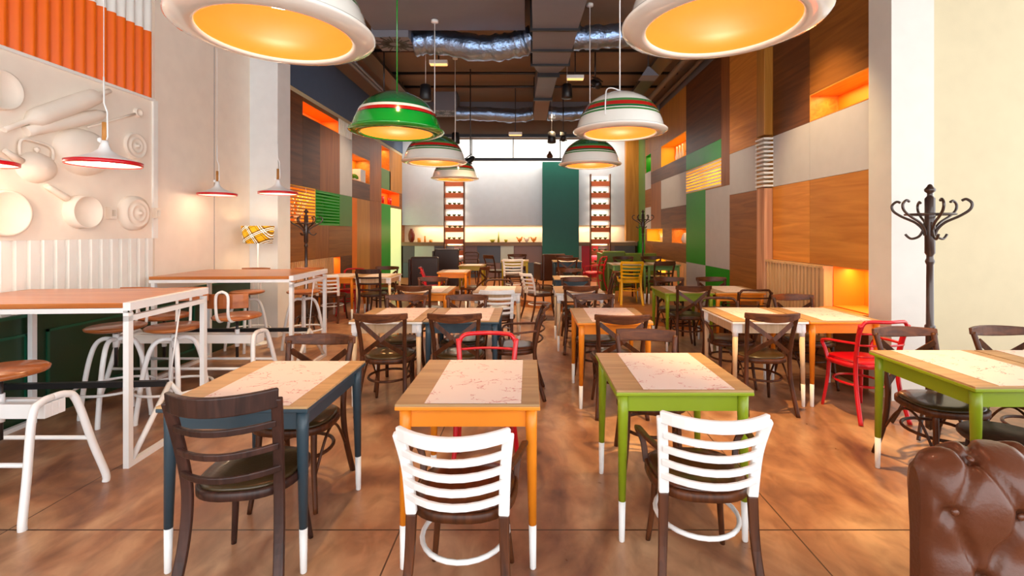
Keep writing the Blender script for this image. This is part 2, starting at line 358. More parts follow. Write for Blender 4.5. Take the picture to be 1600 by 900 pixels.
# panelled walls ------------------------------------------------------------
def panelled(side, name, y_lo, y_hi, z_hi, rects, default):
    """rects: (y0,y1,z0,z1,kind,mat,...) ; the rest is filled with the default wood"""
    X = RX if side > 0 else LX; D = .34
    base = struct(MB().box(min(X+side*D, X+side*(D+.15)), max(X+side*D, X+side*(D+.15)), y_lo, y_hi, 0, CEIL).build(name, M_ORANGE))
    ys = sorted(set([y_lo, y_hi]+[min(max(v, y_lo), y_hi) for r in rects for v in r[:2]])); zs = sorted(set([0, z_hi]+[min(max(v, 0), z_hi) for r in rects for v in r[2:4]]))
    xa, xb = min(X, X+side*D), max(X, X+side*D)
    for i in range(len(ys)-1):
        # merge vertical runs of uncovered cells
        run = None; segs = []
        for j in range(len(zs)-1):
            cy = (ys[i]+ys[i+1])/2; cz = (zs[j]+zs[j+1])/2
            cov = any(r[0] <= cy <= r[1] and r[2] <= cz <= r[3] for r in rects)
            if not cov:
                if run is None: run = zs[j]
            elif run is not None: segs.append((run, zs[j])); run = None
        if run is not None: segs.append((run, z_hi))
        for (a, b) in segs: MB().box(xa, xb, ys[i], ys[i+1], a, b).build('wood_panel', default, base)
    for r in rects:
        y0, y1, z0, z1, kind, m = r[:6]
        if kind == 'panel':
            MB().box(xa, xb, y0+.002, y1-.002, z0+.002, z1-.002).build(r[6] if len(r) > 6 else 'wood_panel', m, base)
        elif kind in ('niche', 'louver', 'slats'):
            t = .012
            nb = MB().box(xa, xb, y0, y0+t, z0, z1).box(xa, xb, y1-t, y1, z0, z1).box(xa, xb, y0+t, y1-t, z0, z0+t).box(xa, xb, y0+t, y1-t, z1-t, z1)
            nb.build('niche_lining', m, base)
            xb2 = X+side*(D-.01)
            MB().box(min(xb2, xb2+side*.008), max(xb2, xb2+side*.008), y0, y1, z0, z1).build('niche_back', r[7] if len(r) > 7 else M_ORANGE, base)
            e = r[6] if len(r) > 6 else 6
            e *= .38
            if e: lamp('AREA', 'niche_strip', (X+side*.17, (y0+y1)/2, z1-.02 if kind != 'up' else z0+.02), e, (1, .66, .25), .05, (y1-y0)*.85)
            if kind == 'louver':
                lm = MB(); n = max(3, int((z1-z0)/.055)); ms = r[8]
                for k in range(n):
                    zc = z0+(k+.5)*(z1-z0)/n
                    lm.box(X+(.0 if side < 0 else -.0)-.004, X+.004+side*.02, y0, y1, zc-.018, zc+.012)
                lm.build('louver_slats', ms, base)
            if kind == 'slats':
                lm = MB(); n = max(3, int((y1-y0)/.075)); ms = r[8]
                for k in range(n):
                    yc = y0+(k+.5)*(y1-y0)/n
                    lm.box(min(X, X-side*.03), max(X, X-side*.03)+.01, yc-.022, yc+.022, z0, z1)
                lm.build('slat_screen', ms, base)
    return base
S_LIGHT = wood('pale_slat_wood', (206, 160, 108), (232, 190, 140), 'Z', .5)
M_YELLOWN = mat('yellow_niche_paint', (250, 200, 60), .6)
R = [
 # Y0, Y1, z0, z1
 (5.6, 6.44, 2.815, CEIL-.2, 'panel', W_DARK), (4.5, 5.6, 3.13, CEIL-.2, 'panel', W_MID),
 (4.5, 5.6, 2.815, 3.13, 'niche', W_LIGHT, 16, M_ORANGE),
 (4.5, 5.6, 2.135, 2.815, 'panel', M_GREY, 'grey_panel'), (5.6, 6.44, 2.135, 2.815, 'panel', M_GREY, 'grey_panel'),
 (4.5, 5.6, 1.158, 2.135, 'panel', W_LIGHT), (5.6, 6.44, 1.158, 2.135, 'panel', W_LIGHT),
 (4.5, 5.17, .72, 1.158, 'niche', M_ORANGE, 12, M_ORANGE),
 (4.5, 6.44, 0, .72, 'panel', W_DARK),
 (5.17, 6.44, .72, 1.158, 'panel', W_DARK),
 (6.9, 7.83, 2.80, CEIL-.2, 'panel', W_LIGHT), (6.9, 7.83, 2.13, 2.80, 'panel', M_GREY, 'grey_panel'), (6.9, 7.83, 0, 2.13, 'panel', W_MID),
 (6.44, 6.9, 0, CEIL-.2, 'panel', W_LIGHTZ),
 (7.83, 8.17, 2.3, CEIL-.2, 'panel', W_MIDZ),
 (8.17, 9.99, 3.126, CEIL-.2, 'panel', W_DARK), (8.17, 9.99, 2.80, 3.126, 'panel', M_GREEN, 'green_panel'),
 (8.17, 9.99, 2.32, 2.80, 'louver', M_YELLOWN, 16, M_YELLOWN, M_WSHEET),
 (8.9, 9.99, .90, 2.32, 'panel', M_GREEN, 'green_panel'), (7.83, 8.9, .90, 2.3, 'panel', M_GREY, 'grey_panel'),
 (8.9, 9.99, 0, .90, 'panel', M_GREY, 'grey_panel'), (7.83, 8.9, 0, .90, 'panel', M_GREEN, 'green_panel'),
 (9.99, 13.5, 3.65, CEIL-.2, 'panel', W_LIGHTZ),
 (9.99, 11.88, 3.13, 3.65, 'niche', M_YELLOWN, 14, M_ORANGE),
 (9.99, 12.87, 2.80, 3.13, 'panel', W_DARK),
 (9.99, 11.88, 2.09, 2.80, 'panel', M_GREY, 'grey_panel'),
 (9.99, 11.88, 1.61, 2.09, 'panel', W_DARK),
 (9.99, 11.0, 1.27, 1.61, 'niche', W_LIGHT, 7, M_ORANGE), (11.0, 11.75, 1.27, 1.61, 'panel', W_MID),
 (11.75, 13.3, 1.27, 1.61, 'niche', M_YELLOWN, 9, M_YELLOWN),
 (9.99, 12.7, .86, 1.27, 'panel', W_MID),
 (9.99, 11.4, .3, .86, 'slats', M_YELLOWN, 9, M_YELLOWN, S_LIGHT),
 (11.4, 12.7, .5, .86, 'niche', M_YELLOWN, 9, M_YELLOWN),
 (11.88, 12.87, 1.61, 2.8, 'panel', W_MIDZ), (11.88, 12.87, 3.13, 3.65, 'panel', W_LIGHTZ),
 (12.87, 13.4, 3.17, 3.65, 'niche', M_GREEN, 5, M_GREEN), (12.87, 13.5, 2.70, 3.17, 'panel', M_GREY, 'grey_panel'),
 (12.87, 13.5, 2.2, 2.70, 'panel', W_MID), (12.87, 13.5, 1.61, 2.2, 'panel', M_GREY, 'grey_panel'),
 (13.5, 14.5, 1.7, CEIL-.2, 'panel', mat('muted_green_laminate', (96, 132, 70), .45), 'green_panel'), (13.5, 14.5, .14, 1.7, 'panel', M_GREEN, 'green_panel'),
]
wr = panelled(1, 'wall_right', 4.5, BY, CEIL-.2, R, W_MID)
L_ = [
 (6.9, 8.12, 2.30, 3.83, 'panel', W_DARK),
 (6.9, 8.61, 1.67, 2.30, 'louver', M_YELLOWN, 22, M_ORANGE, W_LIGHT),
 (8.61, 9.72, 1.65, 2.29, 'louver', M_GREEN, 2, M_GREEN, M_GREEN),
 (9.72, 10.4, 1.64, 2.29, 'panel', mat('mid_green_laminate', (66, 130, 40), .4), 'green_panel'),
 (6.9, 8.61, 1.04, 1.65, 'panel', W_MID), (8.61, 9.2, 1.03, 1.65, 'panel', W_MIDZ), (9.2, 10.4, 1.02, 1.65, 'panel', W_MID),
 (6.9, 9.35, .4, 1.03, 'slats', M_ORANGE, 14, M_ORANGE, S_LIGHT), (9.35, 9.75, .4, 1.03, 'niche', M_ORANGE, 5, M_ORANGE),
 (9.75, 10.4, 0, 1.02, 'panel', W_DARK), (6.9, 9.75, 0, .4, 'panel', W_DARK),
 (8.12, 9.65, 3.52, 3.76, 'niche', M_ORANGE, 12, M_ORANGE), (8.12, 8.8, 2.30, 3.52, 'panel', W_DARK), (8.8, 9.72, 2.29, 3.52, 'panel', W_MIDZ),
 (9.72, 10.4, 2.29, 3.51, 'panel', M_GREY, 'grey_panel'), (9.65, 10.4, 3.51, 3.83, 'panel', M_WSHEET, 'white_ribbed_panel'),
 (10.4, 11.56, 2.67, 3.25, 'niche', W_LIGHT, 14, M_ORANGE), (10.4, 11.56, 3.25, 3.83, 'panel', W_MID), (10.4, 11.56, 2.28, 2.67, 'panel', W_DARK),
 (10.4, 10.7, 0, 2.28, 'panel', M_ORANGE, 'orange_panel'), (10.7, 11.56, 0, 2.28, 'panel', W_LIGHTZ),
 (11.56, 12.47, 2.3, 3.83, 'panel', W_MIDZ), (11.56, 12.47, 0, 2.3, 'panel', W_MIDZ),
 (12.47, 13.2, 3.2, 3.8, 'niche', W_LIGHT, 8, M_ORANGE), (12.47, 13.3, 2.68, 3.2, 'panel', bpy.data.materials['muted_green_laminate'], 'green_panel'),
 (12.47, 14.2, 2.27, 2.67, 'niche', M_ORANGE, 10, M_ORANGE),
 (12.47, 13.3, .14, 2.27, 'panel', M_GREEN, 'green_panel'),
 (13.3, 14.4, .14, 2.2, 'panel', mat('pale_lit_glass', (226, 246, 170), .3, emit=(226, 246, 170), estr=.55), 'lit_glass_door'),
 (13.2, 14.8, 2.68, 3.83, 'panel', W_LIGHTZ),
]
wl2 = panelled(-1, 'wall_left_panelled', 7.25, BY, 3.83, L_, W_MID)
MB().box(LX-.34, LX, 7.25, BY, 3.83, 3.90).build('cream_cove_band', M_BEIGE, wl2)
MB().box(LX-.34, LX+.02, 7.25, BY, 3.90, CEIL).build('blue_bulkhead', M_BLUEGREY, wl2)
MB().box(RX, RX+.34, 4.6, BY, CEIL-.2, CEIL).build('bulkhead', M_DUCT, wr)
rb = MB()
for k in range(7): rb.box(LX, LX+.02, 9.68+k*.1, 9.73+k*.1, 3.52, 3.82)
rb.build('white_ribs', M_WSHEET, wl2)
# timber post with louvred middle on the right wall
MB().box(3.18, RX, 6.44, 6.66, 0, 2.12).build('trunk_post', W_TRUNK, wr, .01)
MB().box(3.18, RX, 6.44, 6.66, 2.84, CEIL-.2).build('upper_post', W_LIGHTZ, wr, .01)
lm = MB()
for k in range(12): lm.box(3.17, 3.30, 6.43, 6.67, 2.14+k*.058, 2.165+k*.058)
lm.build('post_louver', M_WSHEET, wr)
# slatted heater cover and ledge on the right wall
sm = MB()
for k in range(17): sm.box(3.20, 3.24, 5.20+k*.073, 5.24+k*.073, .30, 1.13)
sm.box(3.19, RX, 5.17, 6.43, 1.13, 1.155).box(3.2, RX, 5.17, 5.2, .3, 1.13)
MB().box(3.24, 3.25, 5.2, 6.43, .3, 1.13).build('cover_back', W_DARK, wr)
sm.build('slatted_cover', S_LIGHT, wr)
MB().box(3.14, RX, 4.61, 5.165, .69, .72).build('wall_ledge', W_LIGHT, wr)

# ------------------------------------------------------------------ back wall
wb = struct(MB().box(-5, 7, BY, BY+.2, 0, CEIL).build('wall_back', M_CREAM))
struct(MB().box(LX, RX, 14.5, BY, 1.73, CEIL).build('wall_back_upper', mat('pale_blue_white_paint', (196, 212, 232), .6)))
M_TILE = mat('dark_grey_cabinet', (92, 92, 104), .5); M_TILEL = mat('pale_blue_cabinet', (196, 214, 214), .5); M_TILEB = mat('blue_grey_cabinet', (84, 98, 118), .5)
M_TILEP = mat('mauve_cabinet', (128, 108, 112), .5); M_TILER = mat('raspberry_cabinet', (190, 40, 60), .5)
cab = empty('back_cabinet', (-.3, 14.6, .14)); tag(cab, 'long low cabinet of grey, blue and mauve doors under the back shelf', 'cabinet')
xs = [LX+.05, -3.45, -2.85, -2.25, -1.55, -.85, -.45, .42]
ms = [M_TILE, M_TILEL, M_TILE, M_TILEP, M_TILEB, M_TILEB, M_TILEP]
for i in range(len(ms)):
    for (z0, z1) in ((.0, .45), (.455, .96)):
        m = ms[i] if z0 or i % 3 else M_TILEB
        if i == 5 and z0: m = M_TILEL
        if i == 4 and not z0: m = M_TILEP
        MB().box(xs[i]+.3+.004, xs[i+1]+.3-.004, -.2, .19, z0, z1).build('cabinet_door', m, cab)
MB().box(.52, .60, -.21, -.2, .28, .34).build('socket_plate', M_WHITE, cab)
cab = empty('back_cabinet', (-.3, 14.6, .14)); tag(cab, 'short low cabinet with raspberry and mauve doors right of the teal panel', 'cabinet')
if 0: pass
for (a, b, m) in ((1.5, 1.6, M_TILEL), (1.6, 2.1, M_TILER), (2.1, 2.6, M_TILEP), (2.6, 3.2, M_TILE)):
    MB().box(a+.3, b+.3-.004, -.2, .19, 0, .96).build('cabinet_door', m, cab)
shelf = MB().box(LX+.01, .4, 14.39, BY, 1.102, 1.21).box(1.5, RX-.01, 14.39, BY, 1.102, 1.21).build('back_shelf', wood('grey_brown_shelf', (128, 104, 84), (158, 132, 108), 'X', .5))
tag(shelf, 'long grey brown shelf running along the back wall above the cabinets', 'shelf')
tp = MB().box(.41, 1.49, 14.12, 14.38, .141, 3.6).build('teal_panel', M_TEAL, bevel=.01); tag(tp, 'tall teal green panel standing against the back wall', 'panel')
# wood pier right of the back wall
struct(MB().box(2.92, 3.3, 14.3, 14.5, 1.25, CEIL).build('trim_3', W_LIGHTZ))
# header beam and hanging rail
struct(MB().box(LX, RX, 12.9, 13.3, 4.1, CEIL).build('trim_4', M_CEIL))
struct(MB().box(LX, RX, 12.86, 12.9, 4.08, 4.16).build('trim_5', M_STEEL))
hr = empty('hanging_rail', (0, 13.0, 4.08)); tag(hr, 'dark metal rail hanging below the beam in front of the back wall', 'rail')
MB().box(-3.2, 1.0, -.02, .02, -.62, -.54).build('crossbar', M_STEEL, hr)
for x in (-1.55, -.42, .86): MB().box(x-.012, x+.012, -.012, .012, -.54, 0).build('hanger', M_STEEL, hr)
# ladder planters with succulents
M_TERRA = mat('terracotta_planter', (206, 108, 66), .6); M_LEAF = mat('succulent_leaf', (70, 104, 40), .5)
ORD = ['top', 'second highest', 'third highest', 'upper middle', 'lower middle', 'third lowest', 'second lowest', 'bottom']
def ladder(xc, rows, side):
    root = empty('ladder_shelf', (xc, 14.27, .141)); tag(root, f'tall ladder shelf of terracotta planters at the {side} of the back wall', 'shelf')
    for s in (-1, 1): MB().box(s*.29-.015, s*.29+.015, -.1, .1, 0, rows[-1]+.35).build('upright', W_DARK, root)
    for i, z in enumerate(rows):
        MB().box(-.27, .27, -.08, .08, z, z+.135).build('planter_box', M_TERRA, root)
        lamp('AREA', 'planter_strip', (xc, 14.38, .141+z+.33), 2.5, (1, .82, .55), .45, .03)
        for k in (-1, 0, 1):
            def mk():
                r = empty('succulent'); mb = MB()
                for j in range(9):
                    a = 2*PI*j/9+.3; l = .045+.012*(j % 3); h = .05+.02*(j % 2)
                    mb.tube([(0,0,0), (math.cos(a)*l*.6, math.sin(a)*l*.6, h*.7), (math.cos(a)*l, math.sin(a)*l, h)], [.012,.013,.002], 6)
                mb.tube([(0,0,0),(0,0,.08)], [.014,.002], 6)
                mb.build('leaves', M_LEAF, r); return r
            pos = {-1: 'left', 0: 'middle', 1: 'right'}[k]; n = len(rows)-i
            put('succulent', mk, (xc+k*.15+random.uniform(-.02,.02), 14.27, .141+z+.13), random.uniform(0, 90),
                f'{pos} succulent of three in the {ORD[n-1]} planter of the {side} ladder shelf', 'plant', f'succulents on the {side} ladder shelf')
ladder(-2.22, [.34+.345*i for i in range(8)], 'left')
ladder(2.14, [.34+.345*i for i in range(8)], 'right')

# ------------------------------------------------------------------ ceiling services
def thing_mesh(mb, name, m, label, cat, group=None, bevel=0): return tag(mb.build(name, m, bevel=bevel), label, cat, group)
bd = MB().box(-2.25, -.05, 2.6, 6.94, 4.46, CEIL); thing_mesh(bd, 'air_duct', M_DUCT, 'wide flat grey ventilation box under the ceiling nearest the camera', 'duct')
md = empty('tapered_duct', (0, 6, 4.5)); tag(md, 'large dark rectangular duct tapering away along the middle of the ceiling', 'duct')
def frus(Y0, xa0, xb0, Y1, xa1, xb1, z0, z1, h=.45):
    vs = [(xa0,Y0,z0),(xb0,Y0,z0),(xb0,Y0,z0+h),(xa0,Y0,z0+h),(xa1,Y1,z1),(xb1,Y1,z1),(xb1,Y1,z1+h*.9),(xa1,Y1,z1+h*.9)]
    vs = [(a, b-6, c-4.5) for a, b, c in vs]
    return MB().add(vs, ((0,1,2,3),(7,6,5,4),(0,4,5,1),(1,5,6,2),(2,6,7,3),(3,7,4,0)))
segs = [(3.2, -.0, .75, 6.27, .05, .65, 4.2, 4.2), (6.30, .05, .65, 7.6, .06, .63, 4.2, 4.2), (7.62, .06, .63, 8.15, .175, .5, 4.2, 4.24), (8.17, .17, .50, 9.6, .12, .46, 4.22, 4.22), (9.62, .14, .44, 11.6, .11, .44, 4.24, 4.24)]
for i, s_ in enumerate(segs): frus(*s_).build('duct_section', M_DUCT if i < 4 else M_CEIL, md)
for (Y, a, b) in ((6.28, .02, .68), (7.0, .03, .66), (7.61, .03, .66), (8.16, .15, .53), (9.61, .10, .48)):
    MB().box(a, b, Y-6-.02, Y-6+.02, -.33, .14).build('flange', M_STEEL, md)
def flex(pts, r, label):
    P = spline(pts, 10); RR = [r*(1+.05*math.sin(i*1.9)+.04*math.sin(i*.83)) for i in range(len(P))]
    mb = MB().tube(P, RR, 20)
    for i, v in enumerate(mb.v): mb.v[i] = tuple(c+random.uniform(-.008, .008) for c in v)
    return thing_mesh(mb, 'flexible_duct', M_FOIL, label, 'duct')
flex([(-1.75, 7.3, 4.42), (-1.4, 7.3, 4.44), (-.7, 7.25, 4.32), (-.2, 7.2, 4.35), (.06, 7.15, 4.42)], .19, 'silver foil flexible duct sagging beside the round ceiling vent')
flex([(.62, 7.15, 4.42), (1.0, 7.15, 4.45), (1.5, 7.2, 4.5)], .17, 'short silver foil flexible duct right of the tapered duct')
flex([(-1.75, 11.4, 4.36), (-1.0, 11.4, 4.34), (-.3, 11.4, 4.3), (.1, 11.4, 4.36)], .16, 'silver foil flexible duct farther back, left of the tapered duct')
flex([(.45, 11.4, 4.36), (1.0, 11.4, 4.34), (1.6, 11.4, 4.42)], .16, 'silver foil flexible duct farther back, right of the tapered duct')
for (x, Y, lab) in ((-2.02, 7.2, 'square ceiling vent with radial slots beside the near foil duct'), (-1.95, 11.4, 'square ceiling vent at the end of the far foil duct')):
    r = empty('ceiling_vent', (x, Y, 4.36)); tag(r, lab, 'vent')
    MB().box(-.27, .27, -.27, .27, 0, .44).build('vent_box', M_DUCT, r)
    sl = MB()
    for k in range(24):
        a = 2*PI*k/24; c, s_ = math.cos(a), math.sin(a)
        sl.bar((c*.08, s_*.08, -.004), (c*(.14+.09*(k % 2 == 0)+.06), s_*(.14+.09*(k % 2 == 0)+.06), -.004), .018, .006)
    sl.build('radial_slots', M_BLACK, r)
# pipes and cable trays along both sides
def pipe(x, z, r, y0=3.5, y1=12.85, lab='', m=M_DUCT): thing_mesh(MB().tube([(x, y0, z), (x, y1, z)], r, 10), 'ceiling_pipe', m, lab, 'pipe')
for i, (x, z, r) in enumerate(((-3.25, 4.62, .05), (-3.05, 4.5, .025), (2.75, 4.55, .06), (3.15, 4.66, .04))):
    pipe(x, z, r, lab=['thick pipe running along the ceiling close to the left bulkhead', 'thin conduit along the ceiling on the left, below the thick pipe', 'thick brown pipe along the ceiling on the right', 'pipe hugging the top of the right panelled wall'][i], m=M_DUCT if i < 2 else M_CEIL)
for (x, z, lab) in ((-2.75, 4.5, 'left'), (2.35, 4.5, 'right')):
    t = empty('cable_tray', (x, 4, z)); tag(t, f'long metal cable tray with cables under the {lab} side of the ceiling', 'cable tray')
    MB().box(-.14, -.13, 0, 8.8, 0, .07).box(.13, .14, 0, 8.8, 0, .07).box(-.13, .13, 0, 8.8, 0, .006).build('tray', M_STEEL, t)
    cb = MB()
    for k in range(5): cb.tube([(-.1+.05*k+.01*math.sin(q*2+k), q*.8, .02) for q in range(12)], .012, 6)
    cb.build('cables', M_BLACK, t)
    for q in range(5): MB().box(-.005, .005, 1+q*1.8-.005, 1+q*1.8+.005, .01, CEIL-z).build('hanger_rod', M_STEEL, t)
for i, Y in enumerate((8.4, 9.6, 10.5, 12.2)):
    thing_mesh(MB().tube([(-3.0, Y, 4.72), (3.0, Y, 4.72)], .03, 8), 'ceiling_pipe', M_STEEL, ['cross pipe under the ceiling just beyond the near foil duct', 'second cross pipe under the ceiling from the near foil duct', 'cross pipe under the ceiling before the far foil duct', 'cross pipe under the ceiling beyond the far foil duct'][i], 'pipe')
struct(MB().box(LX, RX, 12.0, 12.15, 4.45, CEIL).build('trim_6', M_DUCT))
# emergency light bars, speakers, track spots
def bar_light(x, Y, z, lab):
    r = empty('emergency_light', (x, Y, z)); tag(r, lab, 'light')
    MB().box(-.15, .15, -.05, .05, 0, .06).build('housing', M_WHITE, r); MB().box(-.14, .14, -.04, .04, -.015, 0).build('diffuser', mat('warm_diffuser', (255, 220, 170), .4, emit=(255, 190, 110), estr=1.2), r)
    MB().box(-.01, .01, -.01, .01, .06, CEIL-z).build('rod', M_STEEL, r)
bar_light(-1.5, 7.95, 4.32, 'flat emergency light bar below the near foil duct')
bar_light(.82, 8.4, 4.22, 'flat emergency light bar right of the tapered duct')
bar_light(-.3, 10.8, 3.72, 'flat emergency light bar in the far middle of the ceiling')
def spk(x, Y, z, lab):
    r = empty('pendant_speaker', (x, Y, z)); tag(r, lab, 'speaker')
    MB().lathe([(0,-.13),(.085,-.13),(.1,-.115),(.085,.12),(.07,.13),(0,.13)], seg=24).build('speaker_body', M_BLACK, r)
    MB().tube([(0,0,.13),(0,0,CEIL-z)], .004, 6).build('cable', M_WHITE, r)
spk((665-826)*7.8/745, 7.8, 1.53+217*7.8/745, 'black pendant speaker just right of the green bowl lamp')
spk((886-826)*8.7/745, 8.7, 1.53+219*8.7/745, 'black pendant speaker beside the tapered duct')
spk((862-826)*11.2/745, 11.2, 1.53+147*11.2/745, 'small far black pendant speaker above the teal panel')
spk((712-826)*11.2/745, 11.2, 1.53+146*11.2/745, 'small far black pendant speaker left of the hanging rail')
def track(x, Y, z, az, lab):
    r = empty('spotlight', (x, Y, z), az); tag(r, lab, 'spotlight')
    Mx = Matrix.Rotation(.9, 4, 'Y')
    mb = MB().lathe([(0,-.12),(.06,-.12),(.065,-.06),(.05,.06),(.03,.1),(0,.1)], seg=16); mb.v = [tuple(Mx @ Vector(v)) for v in mb.v]
    mb.build('spot_head', M_BLACK, r)
    MB().box(-.02,.02,-.09,.09,-.09,-.07).box(-.09,-.07,-.07,.07,-.09,.07, Mx).build('barn_door', M_BLACK, r)
    MB().tube([(0,0,.03),(0,0,CEIL-z)], .012, 8).build('stem', M_STEEL, r)
track((735-826)*9.6/745, 9.6, 1.53+112*9.6/745, .3, 'black stage spotlight hanging left of the dark rail')
track((600-826)*8.2/745, 8.2, 1.53+200*8.2/745, 1.2, 'black stage spotlight high behind the green bowl lamp')
track((930-826)*8.4/745, 8.4, 1.53+232*8.4/745, 2.2, 'black stage spotlight above the near white bowl lamp')
track((880-826)*11/745, 11.0, 1.53+148*11/745, 1.5, 'black stage spotlight above the teal panel')
# triangular reflector fitting
tr = empty('reflector_lamp', ((1013-826)*7.2/745, 7.2, 1.53+245*7.2/745)); tag(tr, 'small grey pyramid shaped ceiling light near the right cable tray', 'light')
MB().add([(0,0,.14),(-.13,-.13,-.05),(.13,-.13,-.05),(.13,.13,-.05),(-.13,.13,-.05)], ((0,1,2),(0,2,3),(0,3,4),(0,4,1),(4,3,2,1))).build('pyramid_shade', M_DUCT, tr)
MB().tube([(0,0,.12),(0,0,CEIL-tr.location.z)], .015, 8).build('stem', M_STEEL, tr)

# ------------------------------------------------------------------ bowl pendant lamps
M_CU = mat('copper_enamel', (244, 142, 58), .35); M_GLOSSW = mat('glossy_white_enamel', (238, 236, 228), .12, coat=1); M_GLOSSG = mat('glossy_green_enamel', (0, 142, 40), .12, coat=1)
M_DG = mat('dark_green_stripe', (16, 96, 50), .15, coat=1); M_R = mat('red_stripe', (180, 26, 20), .15, coat=1); M_K = mat('black_stripe', (20, 16, 14), .2, coat=1)
M_GRN2 = mat('leaf_green_stripe', (70, 130, 70), .15, coat=1)
M_BULB = mat('glowing_bulb', (255, 235, 200), .3, emit=(255, 214, 150), estr=7)
def dome_r(z):   # outer body radius over height
    P = [(.035,.42),(.07,.412),(.12,.398),(.17,.378),(.20,.365),(.235,.345),(.27,.318),(.31,.275),(.35,.215),(.38,.15),(.40,.08),(.408,.0)]
    for (a, ra), (b, rb_) in zip(P, P[1:]):
        if a <= z <= b: return ra+(rb_-ra)*(z-a)/(b-a)
    return 0
def bowl(x, Y, z, style, lab, e):
    top = 4.455 if x < -1.1 and 4 < Y < 7 else CEIL; e *= .085
    r = empty('bowl_pendant_lamp', (x, Y, z)); tag(r, lab, 'lamp', 'giant bowl pendants')
    body = M_GLOSSG if style == 'green' else M_GLOSSW
    MB().lathe([(.335,.012),(.34,0),(.355,-.004),(.40,.004),(.44,.016),(.45,.026),(.444,.036),(.42,.036)], seg=64).build('rim', body, r)
    def band(z0, z1, m, nm, off=0):
        n = 8; MB().lathe([(dome_r(z0+(z1-z0)*k/n)+off, z0+(z1-z0)*k/n) for k in range(n+1)], seg=64).build(nm, m, r)
    if style == 'green': B = [(.035,.153,body,'bowl_shade'), (.153,.160,M_K,'black_stripe'), (.160,.192,M_R,'red_stripe'), (.192,.218,M_GLOSSW,'white_stripe'), (.218,.408,M_DG,'dome')]
    else: B = [(.035,.15,body,'bowl_shade'), (.15,.17,M_GRN2,'green_stripe'), (.17,.178,M_GLOSSW,'white_stripe'), (.178,.20,M_DG,'dark_green_stripe'), (.20,.238,M_R,'red_stripe'), (.238,.265,M_GRN2,'upper_green_stripe'), (.265,.408,body if style == 'white' else M_DG,'dome')]
    for b in B: band(*b)
    MB().lathe([(.335,.012),(.36,.05),(.35,.12),(.32,.2),(.25,.29),(.14,.35),(0,.37)], seg=64).build('copper_lining', M_CU, r)
    MB().lathe([(0,.16),(.035,.17),(.05,.21),(.035,.26),(.025,.30),(0,.36)], seg=20).build('bulb', M_BULB, r)
    MB().tube([(0,0,.40),(0,0,top-z)], .006, 8).build('cord', M_GLOSSG if style == 'green' else M_WHITE, r)
    MB().lathe([(0,.0),(.05,0),(.05,-.03),(0,-.04)], (0,0,top-z), 16).build('ceiling_rose', M_WHITE, r)
    MB().tube(spline([(0,0,.42),(-.08,-.05,.43),(-.16,-.2,.37),(-.19,-.32,.24),(-.2,-.37,.1)], 6), .006, 6).build('side_cable', M_WHITE, r) if style == 'white' and abs(x-.87) < .2 and 4 < Y < 5 else None
    lamp('POINT', 'bulb_light', (x, Y, z+.13), e, (1, .82, .6), .05)
bowl(-1.208, 2.30, 2.465, 'white', 'huge white bowl pendant lamp, nearest on the left, cut by the frame', 60)
bowl(.885, 2.20, 2.465, 'white', 'huge white bowl pendant lamp, nearest on the right, cut by the frame', 60)
bowl(-1.27, 4.6, 2.47, 'green', 'glossy green bowl pendant lamp with white and red stripes', 70)
bowl(.88, 4.6, 2.47, 'white', 'white bowl pendant lamp with red and green stripes and loose cable, right row', 70)
bowl(-1.30, 6.6, 2.47, 'whiteg', 'white bowl pendant lamp hanging behind the green one, left row', 70)
bowl(.88, 6.85, 2.47, 'whiteg', 'white bowl pendant lamp third in the right row, in front of the teal panel', 70)
bowl(-1.38, 8.95, 2.50, 'whiteg', 'farthest white bowl pendant lamp of the left row, above the left ladder shelf', 70)
# ------------------------------------------------------------------ cone pendants over the bar tables
M_CORD = M_WHITE
def cone(x, Y, z, tilt, lab, e=9):
    def mk():
        r = empty('cone_pendant_lamp'); R0 = .205
        MB().lathe([(R0-.002,.018),(R0-.012,.026),(.13,.048),(.07,.075),(.035,.105),(.022,.14),(.02,.165),(0,.165)], seg=48).build('shade', M_WHITE, r)
        MB().lathe([(R0-.005,-.004),(R0+.003,-.004),(R0+.004,.022),(R0-.008,.025)], seg=48).build('red_rim', M_RED, r)
        MB().lathe([(0,.014),(.12,.012),(R0-.006,.002)], seg=48).build('diffuser', mat('warm_glow_diffuser', (255, 240, 220), .5, emit=(255, 222, 180), estr=1.3), r)
        MB().tube([(0,0,.16),(0,0,.29)], .015, 12).build('wooden_grip', wood('grip_wood', (170, 110, 50), (196, 136, 70), 'Z'), r)
        MB().lathe([(0,-.02),(.016,-.01),(.016,.01),(0,.02)], (-.03,0,.17), 10).build('knob', M_WHITE, r)
        MB().tube([(.012,0,.17),(.02,0,.19),(.018,0,.36),(-.004,0,.42),(-.006,0,.60)], .005, 8).tube([(-.006,0,.6),(-.006,0,4.8-z)], .0025, 6).build('cord', M_CORD, r)
        return r
    r = put('cone', mk, (x, Y, z), 0, lab, 'lamp', 'cone pendants over the bar tables'); r.rotation_euler = (0, math.radians(tilt), 0)
    lamp('POINT', 'cone_light', (x, Y, z-.03), e, (1, .72, .5), .04)
cone(-2.89, 3.25, 1.985, 0, 'white cone pendant lamp with red rim in front of the relief wall')
cone(-3.95+.22, 3.22, 1.985, 0, 'white cone pendant lamp with red rim at the left frame edge, cut off')
cone(-3.72, 5.7, 1.965, 0, 'small white cone pendant lamp with red rim before the plain white wall', 2)
cone(-2.89, 5.5, 1.965, 0, 'white cone pendant lamp with red rim in front of the louvred niche', 4)

